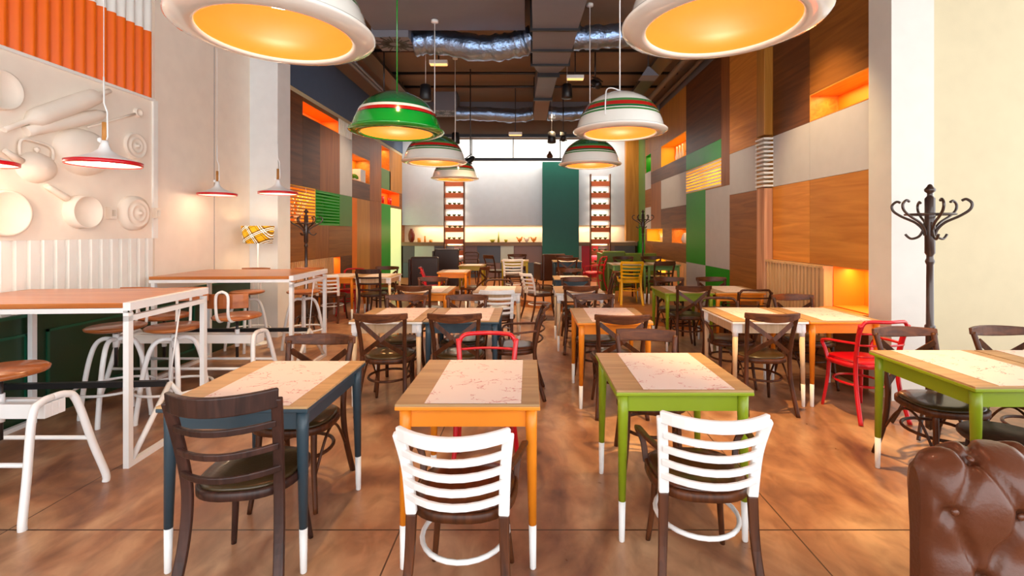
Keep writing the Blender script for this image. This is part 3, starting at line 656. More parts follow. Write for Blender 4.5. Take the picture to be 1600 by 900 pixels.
# ------------------------------------------------------------------ relief mural
mu = MB().box(LW-.018, LW-.0, 1.0, 5.12, 1.46, 2.93).build('relief_mural', M_CREAM); tag(mu, 'cream wall relief of kitchen utensils on the near left wall', 'wall relief')
def yz(px, py):
    Y = 745*4.03/(826-px); return (Y, 1.53+(362-py)*Y/745)
def rod(p, q, radii, nm):
    (a, b), (c, d) = yz(*p), yz(*q); n = len(radii)
    MB().tube([(LW+.02, a+(c-a)*k/(n-1), b+(d-b)*k/(n-1)) for k in range(n)], radii, 14).build(nm, M_CREAM, mu)
def disc(px, py, r, prof, nm, sy=1, sz=1):
    Y, z = yz(px, py); MB().lathe([(a*r, b) for a, b in prof], (LW, Y, z), 40, 'X', True, sy, sz).build(nm, M_CREAM, mu)
rod((2,203), (168,142), [.022,.022,.022,.022,.07,.078,.078,.078,.078,.078,.078,.078,.078,.075,.07,.024,.022,.022], 'rolling_pin')
rod((36,206), (162,177), [.04,.045,.05,.052,.055,.058,.058,.055,.05,.02], 'spatula')
rod((133,199), (208,178), [.008,.01,.01,.012], 'spoon')
ring = [(0,.012),(.6,.014),(.7,.03),(1,.03),(1.02,0)]
disc(214,176,.045, ring, 'spoon_bowl')
lid = [(0,.055),(.1,.055),(.12,.02),(.5,.022),(.52,.03),(.56,.03),(.6,.02),(.85,.02),(.9,.03),(1,.028),(1.02,0)]
disc(210,228,.13, lid, 'pan_lid'); disc(-2,140,.15, [(0,.01),(.8,.015),(.92,.045),(1,.04),(1.02,0)], 'frying_pan')
disc(55,262,.15, [(0,.10),(.5,.09),(.85,.05),(1,0)], 'kettle_body', 1.05, .85)
Yk, zk = yz(52,262)
MB().tube(spline([(LW+.03,Yk-.13,zk+.08),(LW+.03,Yk-.12,zk+.2),(LW+.03,Yk,zk+.21),(LW+.03,Yk+.12,zk+.18),(LW+.03,Yk+.13,zk+.08)],6), .011, 8).tube([(LW+.03,Yk-.12,zk+.03),(LW+.03,Yk-.24,zk+.1)], [.03,.018], 10).lathe([(0,.13),(.02,.12),(.02,.1),(0,.08)], (LW+.03, Yk, zk+.04), 10, 'Z').build('kettle_handle', M_CREAM, mu)
disc(128,238,.27, [(0,.14),(.4,.13),(.75,.10),(.93,.05),(1,0)], 'large_bowl', 1.0, .78)
disc(5,333,.175, [(0,.012),(.72,.015),(.9,.045),(1,.05),(1.02,.03),(1.03,0)], 'plate')
disc(122,331,.145, [(0,.02),(.88,.025),(.93,.10),(1,.10),(1.02,0)], 'saucepan'); rod((101,310), (68,290), [.03,.028,.026,.024,.02], 'saucepan_handle')
disc(205,333,.17, [(0,.11),(.08,.115),(.1,.085),(.45,.08),(.48,.088),(.52,.08),(.75,.072),(.8,.08),(.84,.068),(1,.06),(1.03,0)], 'stew_pot')
for px in (170, 241):
    Y, z = yz(px, 333); MB().box(LW, LW+.05, Y-.035, Y+.035, z-.055, z-.03).box(LW, LW+.05, Y-.035, Y+.035, z+.03, z+.055).box(LW, LW+.05, Y-.035, Y-.02, z-.03, z+.03).box(LW, LW+.05, Y+.02, Y+.035, z-.03, z+.03).build('pot_handle', M_CREAM, mu)

# ------------------------------------------------------------------ dining tables
TH = .755
def table(x0, x1, y0, y1, style, lab, base=0, mat_lab=None):
    w_, d_ = x1-x0, y1-y0; cx, cy = (x0+x1)/2, (y0+y1)/2
    def mk():
        r = empty('dining_table'); hw, hd = w_/2, d_/2; c = TCOL[style]
        MB().box(-hw, hw, -hd, hd, TH-.010, TH).build('tabletop', M_OAK, r)
        MB().box(-hw-.002, hw+.002, -hd-.002, hd+.002, TH-.028, TH-.010).build('top_edge', c, r, .004)
        ap = M_NAT if style == 'white' else c; i_ = .05
        MB().box(-hw+i_, hw-i_, -hd+i_-.01, -hd+i_+.012, TH-.115, TH-.028).box(-hw+i_, hw-i_, hd-i_-.012, hd-i_+.01, TH-.115, TH-.028).box(-hw+i_-.01, -hw+i_+.012, -hd+i_, hd-i_, TH-.115, TH-.028).box(hw-i_-.012, hw-i_+.01, -hd+i_, hd-i_, TH-.115, TH-.028).build('apron', ap, r)
        for sx in (-1, 1):
            for sy in (-1, 1):
                X, Y = sx*(hw-.038), sy*(hd-.038); ox, oy = sx*.006, sy*.006
                if style == 'white':
                    lg = MB().tube([(X,Y,TH-.028),(X,Y,TH-.14)], [.027,.024], 16).build('leg', M_WHITE, r)
                    MB().box(X-.026-(.03 if sx > 0 else 0), X+.026+(.03 if sx < 0 else 0), Y-.02, Y+.02, TH-.11, TH-.03).build('corner_block', M_WHITE, lg, .006)
                    MB().tube([(X,Y,TH-.14),(X+ox,Y+oy,.2)], [.023,.017], 16).build('leg_shaft', M_NAT, lg)
                else:
                    lg = MB().tube([(X,Y,TH-.028),(X,Y,TH-.12),(X+ox,Y+oy,.2)], [.027,.026,.018], 16).build('leg', c, r)
                MB().tube([(X+ox,Y+oy,.2),(X+ox*1.3,Y+oy*1.3,.004),(X+ox*1.3,Y+oy*1.3,0)], [.0178,.0145,.012], 16).build('leg_tip', M_WHITE, lg)
        return r
    r = put(f'table_{style}_{w_:.2f}_{d_:.2f}', mk, (cx, cy, base), 0, lab, 'table', 'dining tables with white tipped legs')
    k = f'mat_{w_:.2f}_{d_:.2f}'
    def mkm():
        return MB().box(-w_*.30, w_*.37, -d_/2+.015, d_/2-.01, 0, .0015).build('paper_placemat', M_PAPER)
    put(k, mkm, (cx, cy, base+TH+.0006), 0, mat_lab or ('cream paper runner printed with red sketches on the '+lab.split(' with ')[0].split(',')[0]), 'placemat', 'printed paper placemats')
    return r
B = .14
T = [
 (-1.65,-.98,2.11,2.86,'slate','slate blue dining table at the front left, before the white bar table',0),
 (-.60,.05,2.137,2.885,'orange','orange dining table in the front middle',0),
 (.43,1.10,2.327,3.05,'green','lime green dining table in the front row, right of the orange one',0),
 (2.23,2.90,2.38,3.12,'green','lime green dining table behind the leather sofa',0),
 (2.915,3.585,2.38,3.12,'green','lime green dining table at the right frame edge, mostly cut off',0),
 (-1.56,-.925,4.136,4.85,'white','white dining table in the second row on the left',0),
 (-.915,-.26,4.136,4.85,'slate','slate blue dining table in the second row, pushed against a white one',0),
 (.42,1.07,4.09,4.85,'orange','orange dining table in the second row, right of the aisle',0),
 (1.77,2.43,4.136,4.87,'white','white dining table in the second row on the right',0),
 (2.445,3.08,4.136,4.87,'orange','orange dining table in the second row against the right wall',0),
 (-1.70,-1.03,6.07,6.80,'orange','orange dining table in the third row on the left',0),
 (-.71,-.10,6.07,6.80,'white','white dining table in the third row, left of the aisle',0),
 (.35,.97,6.07,6.80,'white','white dining table in the third row, right of the aisle',0),
 (1.74,2.37,6.07,6.80,'green','lime green dining table in the third row on the right',0),
 (2.385,3.02,6.07,6.80,'orange','orange dining table in the third row by the right wall',0),
 (-3.63,-3.0,8.15,8.85,'orange','orange dining table by the left panelled wall',0),
 (-2.98,-2.35,8.15,8.85,'white','white dining table beside an orange one near the left panelled wall',0),
 (-1.75,-1.17,9.10,9.75,'orange','small orange dining table beside the tall black booth',0),
 (-1.60,-1.02,10.85,11.45,'olive','small yellowish table behind the small orange table',0),
 (.42,1.02,7.75,8.40,'slate','slate blue dining table beyond the third row, before the platform',0),
 (.52,1.13,10.1,10.75,'slate','slate blue dining table on the platform before the teal panel',B),
 (1.61,2.27,9.15,9.85,'sage','sage green dining table on the platform by the yellow chair',B),
 (2.285,2.92,9.15,9.85,'sage','sage green dining table on the platform near the right wall',B),
 (-.60,0.0,10.35,10.95,'olive','olive yellow dining table at the edge of the platform',B),
]
MW = ['slate blue table at the front left','orange table in the front middle','lime green table in the front row','lime green table behind the sofa','lime green table at the right frame edge',
 'white table, second row left','slate blue table, second row','orange table, second row by the aisle','white table, second row right','orange table, second row by the right wall',
 'orange table, third row left','white table, third row left of the aisle','white table, third row right of the aisle','lime green table, third row','orange table, third row by the right wall',
 'orange table by the left panelled wall','white table near the left panelled wall','small orange table by the booth','small yellowish table','slate blue table before the platform',
 'slate blue table on the platform','sage green table by the yellow chair','sage green table near the right wall','olive yellow table on the platform']
for t, mw in zip(T, MW): table(*t[:6], base=t[6], mat_lab='pale paper runner with red sketches on the '+mw)

# ------------------------------------------------------------------ chairs
def chair_builder(back, frame, backm, seatm, arms, stretch, name, top=.86, nslat=4):
    def mk():
        r = empty(name)
        # seat: rounded disc
        mb = MB(); seg = 36
        def ringpts(sc, z):
            out = []
            for k in range(seg):
                a = 2*PI*k/seg; c, s_ = math.cos(a), math.sin(a)
                rx = .216*(abs(c)**.75)*(1 if c > 0 else -1); ry = .212*(abs(s_)**.75)*(1 if s_ > 0 else -1)
                rx *= (1+.06*(ry/.205))
                out.append((rx*sc, ry*sc, z))
            return out
        def slab(levels):
            m2 = MB(); vs = []
            for sc, z in levels: vs += ringpts(sc, z)
            n = len(levels); fs = [(i*seg+k, i*seg+(k+1)%seg, (i+1)*seg+(k+1)%seg, (i+1)*seg+k) for i in range(n-1) for k in range(seg)]
            fs += [tuple(reversed(range(seg))), tuple((n-1)*seg+k for k in range(seg))]
            m2.add(vs, fs, [True]*(len(fs)-2)+[False]*2); return m2
        slab([(.96,.415),(1,.42),(1,.450),(.97,.455)]).build('seat_frame', frame, r)
        slab([(.93,.455),(.93,.462),(.88,.470),(.6,.474),(.3,.473),(.01,.472)]).build('seat', seatm, r)
        h = top
        for s in (-1, 1):
            if back == 'ladder':
                lp = [(s*.205,-.285,0),(s*.185,-.215,.24),(s*.178,-.195,.45)]; up_ = [(s*.178,-.195,.45),(s*.186,-.225,.64),(s*.202,-.285,h-.02)]
                if backm is frame: MB().ribbon(spline(lp+up_[1:],6), .042, .024, (1,0,0)).build('rear_leg', frame, r, .006)
                else:
                    lg = MB().ribbon(spline(lp,6), [.03+.012*k/12 for k in range(13)], .024, (1,0,0)).build('rear_leg', frame, r, .006)
                    MB().ribbon(spline(up_,6), .042, .026, (1,0,0)).build('back_post', backm, r, .006)
            elif backm is frame:
                MB().tube(spline([(s*.205,-.285,0),(s*.185,-.215,.24),(s*.178,-.195,.45),(s*.185,-.225,.65),(s*.20,-.275,h-.03)],6), .0175, 10).build('rear_leg', frame, r)
            else:
                lg = MB().tube(spline([(s*.205,-.285,0),(s*.185,-.215,.24),(s*.178,-.195,.45)],6), [.013+.006*k/12 for k in range(13)], 10).build('rear_leg', frame, r)
                if back != 'loop': MB().tube(spline([(s*.178,-.195,.44),(s*.185,-.225,.62),(s*.20,-.28,h-.02)],6), .018, 10).build('back_post', backm, r)
            MB().tube(spline([(s*.15,.15,.425),(s*.158,.165,.22),(s*.18,.195,0)],5), [.017,.017,.0165,.016,.0155,.015,.0145,.014,.0135,.013,.012], 10).build('front_leg', frame, r)
        def curve(z, wx=.19, y0=-.25, bow=.05, n=9): return [(wx*(2*k/(n-1)-1), y0-bow*(1-(2*k/(n-1)-1)**2), z) for k in range(n)]
        if back == 'cross':
            MB().ribbon([(x*1.17, y, z+.012*(x/.19)**2) for x, y, z in curve(h-.035, .19, -.27, .085, 13)], [.045,.055,.062,.068,.072,.074,.075,.074,.072,.068,.062,.055,.045], .02, (0,-.15,1)).build('top_rail', M_WALX if frame is M_WAL else backm, r, .005)
            for s in (-1, 1):
                P = [(s*(-.18+.36*k/8), -.21-.07*(1-abs(k-4)/4)-.05*(8-k)/8*0-.045*(8-k)/8, h-.085-(h-.085-.50)*k/8) for k in range(9)]
                if s > 0: P = [(x, y+.012, z) for x, y, z in P]
                MB().ribbon(P, .026, .011, (0,1,.2)).build('cross_bar', frame, r) if False else MB().ribbon(P, .036, .010, (1,0,1) if s > 0 else (-1,0,1)).build('cross_bar', frame, r)
        elif back == 'ladder':
            n = nslat
            MB().ribbon(curve(h-.02, .205, -.28, .095, 11), [.08 if nslat == 3 else .05]*11, .022, (0,-.1,1)).build('top_rail', backm, r, .006)
            for k in range(n):
                z = h-(.10 if n == 4 else .13)-(h-.11-(.52 if n == 4 else .57))*k/(n-1); yb = -.262+.05*k/(n-1)
                MB().ribbon(curve(z, .19, yb, .085, 9), .027, .016, (0,-.1,1)).build('back_slat', backm, r, .004)
        elif back == 'loop':
            P = spline([(-.178,-.195,.45),(-.19,-.235,.66),(-.195,-.27,h-.07),(-.17,-.28,h-.012),(-.12,-.30,h),(0,-.325,h),(.12,-.30,h),(.17,-.28,h-.012),(.195,-.27,h-.07),(.19,-.235,.66),(.178,-.195,.45)], 5)
            MB().tube(P, .0145, 10).build('back_loop', backm, r)
            for k in range(3):
                z = h-.10-.095*k; MB().tube(curve(z, .188, -.262+.018*k, .045, 9), .0085, 8).build('back_slat', backm, r)
        elif back == 'rail':
            MB().ribbon(curve(h-.035, .205, -.27, .04, 11), .085, .02, (0,-.1,1)).build('top_rail', M_WALX if frame is M_WAL else backm, r, .005)
            MB().ribbon(curve(.60, .185, -.215, .03, 9), .03, .014, (0,-.1,1)).build('back_slat', backm, r, .004)
        if arms:
            for s in (-1, 1):
                MB().ribbon(spline([(s*.187,-.22,.632),(s*.225,-.08,.622),(s*.245,.06,.61),(s*.24,.115,.58),(s*.215,.115,.52),(s*.205,.09,.435)],5), .028, .018, (s,0,.1)).build('armrest', frame, r, .005)
        if stretch:
            MB().tube([(.178*math.cos(a), .195*math.sin(a)-.01, .27) for a in [2*PI*k/28 for k in range(28)]], .0105, 8, closed=True).build('stretcher_ring', stretch, r)
            if back == 'cross':
                for s in (-1, 1): MB().tube(spline([(s*.165,.16,.20),(s*.185,.08,.36),(s*.185,-.02,.40),(s*.18,-.12,.34),(s*.185,-.215,.20)],5), .008, 6).build('bent_brace', stretch, r)
        return r
    return mk
KINDS = {
 'cross': ('cross_back_chair', dict(back='cross', frame=M_WAL, backm=M_WAL, seatm=M_LEATH, arms=False, stretch=M_WAL)),
 'ladder_dark': ('ladder_back_chair', dict(back='ladder', frame=M_ESP, backm=M_ESP, seatm=M_LEATH, arms=False, stretch=None, nslat=3, top=.885)),
 'ladder_white': ('ladder_back_armchair', dict(back='ladder', frame=M_WAL, backm=M_WHITE, seatm=M_SEATW, arms=True, stretch=M_WHITE, nslat=5-1, top=.815)),
 'ladder_white_side': ('ladder_back_chair', dict(back='ladder', frame=M_WAL, backm=M_WHITE, seatm=M_SEATW, arms=False, stretch=M_WHITE, nslat=4, top=.815)),
 'ladder_yellow': ('ladder_back_armchair', dict(back='ladder', frame=M_YEL, backm=M_YEL, seatm=M_YEL, arms=True, stretch=M_YEL, nslat=4, top=.83)),
 'loop_red': ('bentwood_armchair', dict(back='loop', frame=M_RED, backm=M_RED, seatm=M_RED, arms=True, stretch=M_RED, top=.82)),
 'loop_dark': ('bentwood_armchair', dict(back='loop', frame=M_WAL, backm=M_WAL, seatm=M_SEATW, arms=True, stretch=M_WAL, top=.82)),
 'rail': ('rail_back_chair', dict(back='rail', frame=M_WAL, backm=M_WAL, seatm=M_LEATH, arms=False, stretch=M_WAL, top=.83)),
}
def chair(kind, x, y, rot, lab, base=0):
    nm, kw = KINDS[kind]; put('chair_'+kind, chair_builder(name=nm, **kw), (x, y, base), rot, lab, 'chair', {'cross': 'dark cross back chairs', 'rail': 'dark rail back chairs', 'loop_dark': 'dark bentwood armchairs', 'loop_red': 'red bentwood armchairs'}.get(kind, 'ladder back chairs'))
CH = [
 ('ladder_dark', -1.245, 2.17, 7, 'espresso ladder back chair with olive seat in front of the slate blue front table'),
 ('ladder_white', -.265, 2.02, -2, 'white backed ladder armchair with brown seat in front of the front orange table'),
 ('ladder_white', .755, 2.16, -5, 'white backed ladder armchair with brown seat in front of the front green table'),
 ('cross', -1.335, 2.78, 180, 'dark cross back chair on the far side of the front slate blue table'),
 ('loop_red', -.285, 3.02, 180, 'red bentwood armchair on the far side of the front orange table'),
 ('rail', .79, 3.10, 172, 'dark plain rail back chair on the far side of the front green table'),
 ('cross', 2.60, 3.02, 180, 'dark cross back chair behind the green table by the sofa, before the coat rack'),
 ('cross', 3.30, 3.05, 180, 'dark cross back chair at the right frame edge, partly cut off'),
 ('cross', -1.22, 4.20, 0, 'dark cross back chair in front of the second row white table, left'),
 ('cross', -.61, 4.20, 0, 'dark cross back chair in front of the second row slate blue table'),
 ('cross', .76, 4.15, 0, 'dark cross back chair in front of the second row orange table by the aisle'),
 ('cross', 2.03, 4.22, -3, 'dark cross back chair in front of the second row white table, right'),
 ('loop_red', 2.80, 4.05, 4, 'red bentwood armchair at the orange table by the right wall'),
 ('cross', -1.29, 4.75, 180, 'dark cross back chair on the far side of the second row white table, left'),
 ('cross', -.65, 4.75, 180, 'dark cross back chair on the far side of the second row slate blue table'),
 ('cross', .69, 4.80, 180, 'dark cross back chair on the far side of the second row aisle orange table'),
 ('loop_dark', 2.02, 4.80, 180, 'dark bentwood armchair on the far side of the second row white table, right'),
 ('cross', 2.80, 4.78, 180, 'dark cross back chair by the slatted cover at the right wall'),
 ('loop_dark', -.14, 4.50, 90, 'dark bentwood armchair seen from the side at the end of the slate blue table'),
 ('loop_dark', 2.76, 6.08, 0, 'dark bentwood armchair in front of the third row orange table by the right wall'),
 ('cross', -1.43, 6.22, 0, 'dark cross back chair in front of the third row orange table, left'),
 ('ladder_white_side', -.39, 6.12, 0, 'white backed ladder chair in front of the third row white table, left of the aisle'),
 ('cross', .65, 6.20, 0, 'dark cross back chair in front of the third row white table, right of the aisle'),
 ('cross', 2.05, 6.20, 0, 'dark cross back chair in front of the third row green table'),
 ('cross', -1.40, 6.70, 180, 'dark cross back chair on the far side of the third row orange table, left'),
 ('loop_dark', -.44, 6.72, 180, 'dark bentwood armchair on the far side of the third row white table'),
 ('cross', .69, 6.70, 180, 'dark cross back chair on the far side of the white table right of the aisle'),
 ('cross', 2.05, 6.70, 180, 'dark cross back chair on the far side of the third row green table'),
 ('cross', 2.68, 6.72, 180, 'dark cross back chair before the green wall panel by the right wall'),
 ('ladder_white', .20, 8.36, -62, 'white backed ladder armchair turned sideways at the platform step'),
 ('cross', 1.16, 8.03, 85, 'dark cross back chair at the right end of the slate blue table before the platform'),
 ('cross', .76, 8.34, 180, 'dark cross back chair behind the slate blue table before the platform'),
 ('ladder_dark', -2.70, 8.30, 0, 'dark ladder back chair in front of the white table near the left wall'),
 ('ladder_white_side', -3.38, 8.22, 0, 'white backed ladder chair before the orange table at the left panelled wall'),
 ('loop_red', -3.30, 8.80, 180, 'red bentwood armchair behind the orange table at the left panelled wall'),
 ('cross', -2.72, 8.90, 180, 'dark cross back chair behind the white table near the left wall'),
 ('loop_red', -1.83, 9.40, -80, 'red bentwood armchair between the tall booth and the small orange table'),
 ('cross', -1.10, 9.30, 70, 'dark cross back chair right of the small orange table'),
 ('ladder_white_side', -.33, 10.25, 0, 'white backed ladder chair in front of the olive table on the platform', B),
 ('cross', -.27, 10.95, 180, 'dark cross back chair behind the olive table on the platform', B),
 ('cross', .80, 10.12, 0, 'dark cross back chair before the slate blue table on the platform', B),
 ('rail', .83, 10.85, 180, 'dark rail back chair behind the slate blue table on the platform', B),
 ('ladder_yellow', 1.95, 9.22, -2, 'bright yellow ladder back armchair on the platform', B),
 ('rail', 2.52, 9.22, 8, 'dark rail back chair right of the yellow one on the platform', B),
 ('cross', 2.02, 9.92, 180, 'dark cross back chair behind the sage table, in line with the yellow chair', B),
 ('cross', 2.62, 9.92, 180, 'dark cross back chair behind the sage table near the right wall', B),
 ('loop_red', 1.48, 11.0, 60, 'red bentwood armchair on the platform between teal panel and green booth', B),
 ('loop_dark', -1.58, 12.9, 180, 'dark bentwood armchair at the far back before the cabinet doors', B),
 ('rail', -.75, 11.5, -50, 'brown rail back chair turned sideways left of the olive table', B),
]
for c in CH: chair(*c[:5], base=(c[5] if len(c) > 5 else 0))
# round stool under the green table by the sofa
rs = empty('round_stool', (2.52, 2.50, 0)); tag(rs, 'dark round stool tucked under the green table beside the sofa', 'stool')
MB().lathe([(0,.43),(.2,.43),(.21,.44),(.21,.455),(.195,.465),(0,.467)], seg=36).build('seat', M_ESP, rs)
for k in range(4):
    a = PI/4+k*PI/2; MB().tube([(.15*math.cos(a),.15*math.sin(a),.43),(.19*math.cos(a),.19*math.sin(a),0)], [.017,.013], 10).build('leg', M_ESP, rs)
MB().tube([(.17*math.cos(a), .17*math.sin(a), .2) for a in [2*PI*k/28 for k in range(28)]], .009, 8, closed=True).build('stretcher_ring', M_ESP, rs)
# brown tub chair
tc_ = empty('tub_chair', (.52, 11.9, B), .3); tag(tc_, 'brown upholstered tub chair in front of the teal panel', 'chair')
M_BRN = mat('brown_leather', (92, 52, 30), .4, coat=.2, bump=.1)
MB().box(-.3,.3,-.3,.3,.2,.42).build('seat', M_BRN, tc_, .04); MB().box(-.3,.3,-.36,-.26,.2,.85).build('backrest', M_BRN, tc_, .04)
for s in (-1,1): MB().box(s*.3-.04,s*.3+.04,-.3,.25,.2,.62).build('armrest', M_BRN, tc_, .03)
for sx in (-1,1):
    for sy in (-1,1): MB().tube([(sx*.25,sy*.25,.2),(sx*.27,sy*.27,0)], [.02,.014], 8).build('leg', M_ESP, tc_)

# ------------------------------------------------------------------ booths at the back
def booth(x0, x1, y0, y1, h, m, base, lab, name='booth_seat'):
    r = empty(name, ((x0+x1)/2, (y0+y1)/2, base)); tag(r, lab, 'booth'); hw, hd = (x1-x0)/2, (y1-y0)/2
    MB().box(-hw, hw, -hd, -hd+.14, 0, h).build('backrest', m, r, .03)
    MB().box(-hw, hw, -hd+.14, hd, .08, .30).build('seat_base', M_BLACK, r); MB().box(-hw+.01, hw-.01, -hd+.145, hd-.01, .30, .45).build('seat_cushion', m, r, .03)
    MB().box(-hw-.05, -hw, -hd, hd, 0, h-.05).build('side_panel', m, r, .015)
M_BLEA = mat('black_brown_leather', (58, 44, 42), .35, coat=.3, bump=.1); M_OLV = mat('olive_leather', (92, 116, 20), .4, coat=.2, bump=.1)
booth(-2.58, -1.98, 10.4, 11.1, .98, M_BLEA, 0, 'tall dark leather booth seat, nearer of the two, at the left back')
booth(-2.40, -1.78, 12.1, 12.75, .95, M_BLEA, .14, 'tall dark leather booth seat behind the first, before the left ladder shelf')
booth(1.75, 2.28, 11.2, 11.9, .93, M_OLV, .14, 'olive green leather booth seat on the platform, back to the camera')
booth(2.36, 3.2, 11.9, 12.6, .85, M_OLV, .14, 'olive green leather booth seat farther back at the right wall')
# ------------------------------------------------------------------ bar tables
def bartable(x0, x1, y0, y1, rz, lab):
    r = empty('bar_table', ((x0+x1)/2, (y0+y1)/2, 0), rz); tag(r, lab, 'table', 'white framed bar tables'); a, b = -(x1-x0)/2, (x1-x0)/2; c, d = -(y1-y0)/2, (y1-y0)/2; h = 1.07; t = .04
    MB().box(a, b-.045, c, d, h-.032, h).build('tabletop', M_BARTOP, r, .003)
    fr = MB().box(b-.045, b, c, d, h-.05, h+.002).box(a, b-.045, c, c+t, h-.065, h-.034).box(a, b-.045, d-t, d, h-.065, h-.034).box(a, a+t, c+t, d-t, h-.065, h-.034).box(b-.045, b-.01, c+.0, d, h-.12, h-.085); fr.build('top_frame', M_TUBE, r)
    for x in (a+.02, b-.045):
        for y in (c+.0, d-t):
            MB().box(x, x+t-.005, y, y+t, 0, h-.066).build('leg', M_TUBE, r)
        MB().box(x, x+t-.005, c+t, d-t, 0, .035).build('floor_rail', M_TUBE, r)
    MB().box(a+.05, b-.045, -.02, .02, .40, .44).build('black_crossbar', M_BLACK, r)
    for s in (-1, 1): MB().tube([(b-.03, -.0, .42), (b-.03, s*(d-.05), .03)], .018, 8).build('diagonal_strut', M_TUBE, r)
    MB().tube([(b-.03, 0, .44), (b-.03, c*.0+.12, h-.09)], .006, 8).build('tension_rod', M_TUBE, r)
bartable(-3.97, -2.60, 3.03, 3.87, math.radians(4), 'white framed bar table with honey wood top, nearest on the left')
bartable(-3.9, -2.46, 4.9, 5.86, math.radians(3), 'white framed bar table with honey wood top, farther one by the tartan lamp')
# swivel stools on a ring base
M_SEATO = wood('warm_stool_seat', (150, 78, 34), (190, 112, 56), 'X', .3, 1.2, .3)
def arch(mb, a, wid, hgt, r=.016):
    pass
def ring_stool():
    r = empty('swivel_bar_stool')
    MB().lathe([(0,.72),(.16,.72),(.2,.735),(.205,.75),(.19,.76),(0,.762)], seg=40).build('seat', M_SEATO, r)
    MB().tube([(0,0,.72),(0,0,.42)], .013, 10).build('threaded_rod', M_STEEL, r)
    MB().tube([(0,0,.69),(0,0,.58)], .024, 12).build('hub', M_TUBE, r)
    for k in range(4):
        a = k*PI/2+.4; c, s = math.cos(a), math.sin(a)
        MB().tube(spline([(c*.015,s*.015,.645),(c*.09,s*.09,.65),(c*.15,s*.15,.59),(c*.20,s*.20,.40),(c*.245,s*.245,.06),(c*.248,s*.248,0)],5), .018, 10).build('leg', M_TUBE, r)
    MB().tube([(.265*math.cos(a), .265*math.sin(a), .26) for a in [2*PI*k/36 for k in range(36)]], .011, 8, closed=True).build('foot_ring', M_TUBE, r)
    for s in (-1, 1): MB().tube(spline([(s*.05,-.12,.715),(s*.05,-.2,.72),(s*.05,-.225,.79),(s*.05,-.235,1.0)],5), .011, 8).build('back_tube', M_TUBE, r)
    MB().ribbon([(.19*(2*k/10-1), -.25+.05*(2*k/10-1)**2, .985) for k in range(11)], .12, .012, (0,0,1)).build('backrest', M_SEATO, r, .004)
    return r
for (x, y, rt, lab) in ((-3.40, 3.93, 172, 'white ring based swivel stool with wooden seat at the near bar table, left one'), (-2.92, 3.93, 200, 'white ring based swivel stool with wooden seat at the near bar table, right one'),
                        (-3.66, 6.2, 180, 'white ring based swivel stool behind the far bar table, nearer the tartan lamp'), (-2.95, 6.25, 185, 'white ring based swivel stool behind the far bar table, right one')):
    put('ring_stool', ring_stool, (x, y, 0), rt, lab, 'stool', 'white swivel bar stools')
def bench(x0, x1, y, seats, lab):
    """white trestle with two screw seats"""
    r = empty('trestle_bench', ((x0+x1)/2, y, 0)); tag(r, lab, 'bench', 'white trestle benches'); a, b = -(x1-x0)/2, (x1-x0)/2
    MB().box(a, b, -.06, -.02, .50, .58).box(a, b, .02, .06, .50, .58).box(b-.03, b, -.02, .02, .5, .58).box(a, a+.03, -.02, .02, .5, .58).build('beam', M_TUBE, r, .003)
    for x, sgn in ((a+.08, -1), (b-.02, 1)):
        for s in (-1, 1):
            MB().tube(spline([(x,0,.60),(x+sgn*.01,s*.07,.595),(x+sgn*.02,s*.125,.54),(x+sgn*.06,s*.19,.25),(x+sgn*.09,s*.24,.05),(x+sgn*.09,s*.24,0)],5), .02, 10).build('leg', M_TUBE, r)
    MB().tube([(a+.04,-.17,.30),(b+.03,-.17,.30)], .013, 8).build('footrest_rail', M_TUBE, r)
    MB().tube([(a+.04,.17,.30),(b+.03,.17,.30)], .013, 8).build('footrest_rail', M_TUBE, r)
    for (sx, rot) in seats:
        X = sx-(x0+x1)/2; Mx = Matrix.Translation((X,0,0)) @ Matrix.Rotation(math.radians(rot), 4, 'Z')
        def T_(mb): mb.v = [tuple(Mx @ Vector(v)) for v in mb.v]; return mb
        st = T_(MB().lathe([(0,.72),(.16,.72),(.2,.73),(.205,.747),(.19,.76),(0,.762)], seg=40)).build('seat', M_SEATO, r)
        T_(MB().tube([(0,0,.745),(0,0,.36)], .0125, 10)).build('threaded_rod', M_STEEL, st)
        T_(MB().tube([(0,0,.62),(0,0,.46)], .02, 12)).build('hub', M_TUBE, st)
        for s in (-1, 1): T_(MB().tube(spline([(s*.05,-.10,.73),(s*.05,-.2,.73),(s*.05,-.245,.80),(s*.05,-.25,.96),(s*.0,-.25,1.0)],5), .0125, 8)).build('back_tube', M_TUBE, st)
        T_(MB().ribbon([(.19*(2*k/10-1), -.225+.05*(2*k/10-1)**2, .91) for k in range(11)], .13, .012, (0,0,1))).build('backrest', M_SEATO, st, .004)
bench(-3.8, -2.66, 2.68, [(-2.97, -55)], 'white trestle bench with wooden swivel seat at the lower left frame edge')
bench(-3.78, -2.50, 4.45, [(-3.40, -80), (-2.72, 4)], 'white trestle bench with two wooden swivel seats between the bar tables')

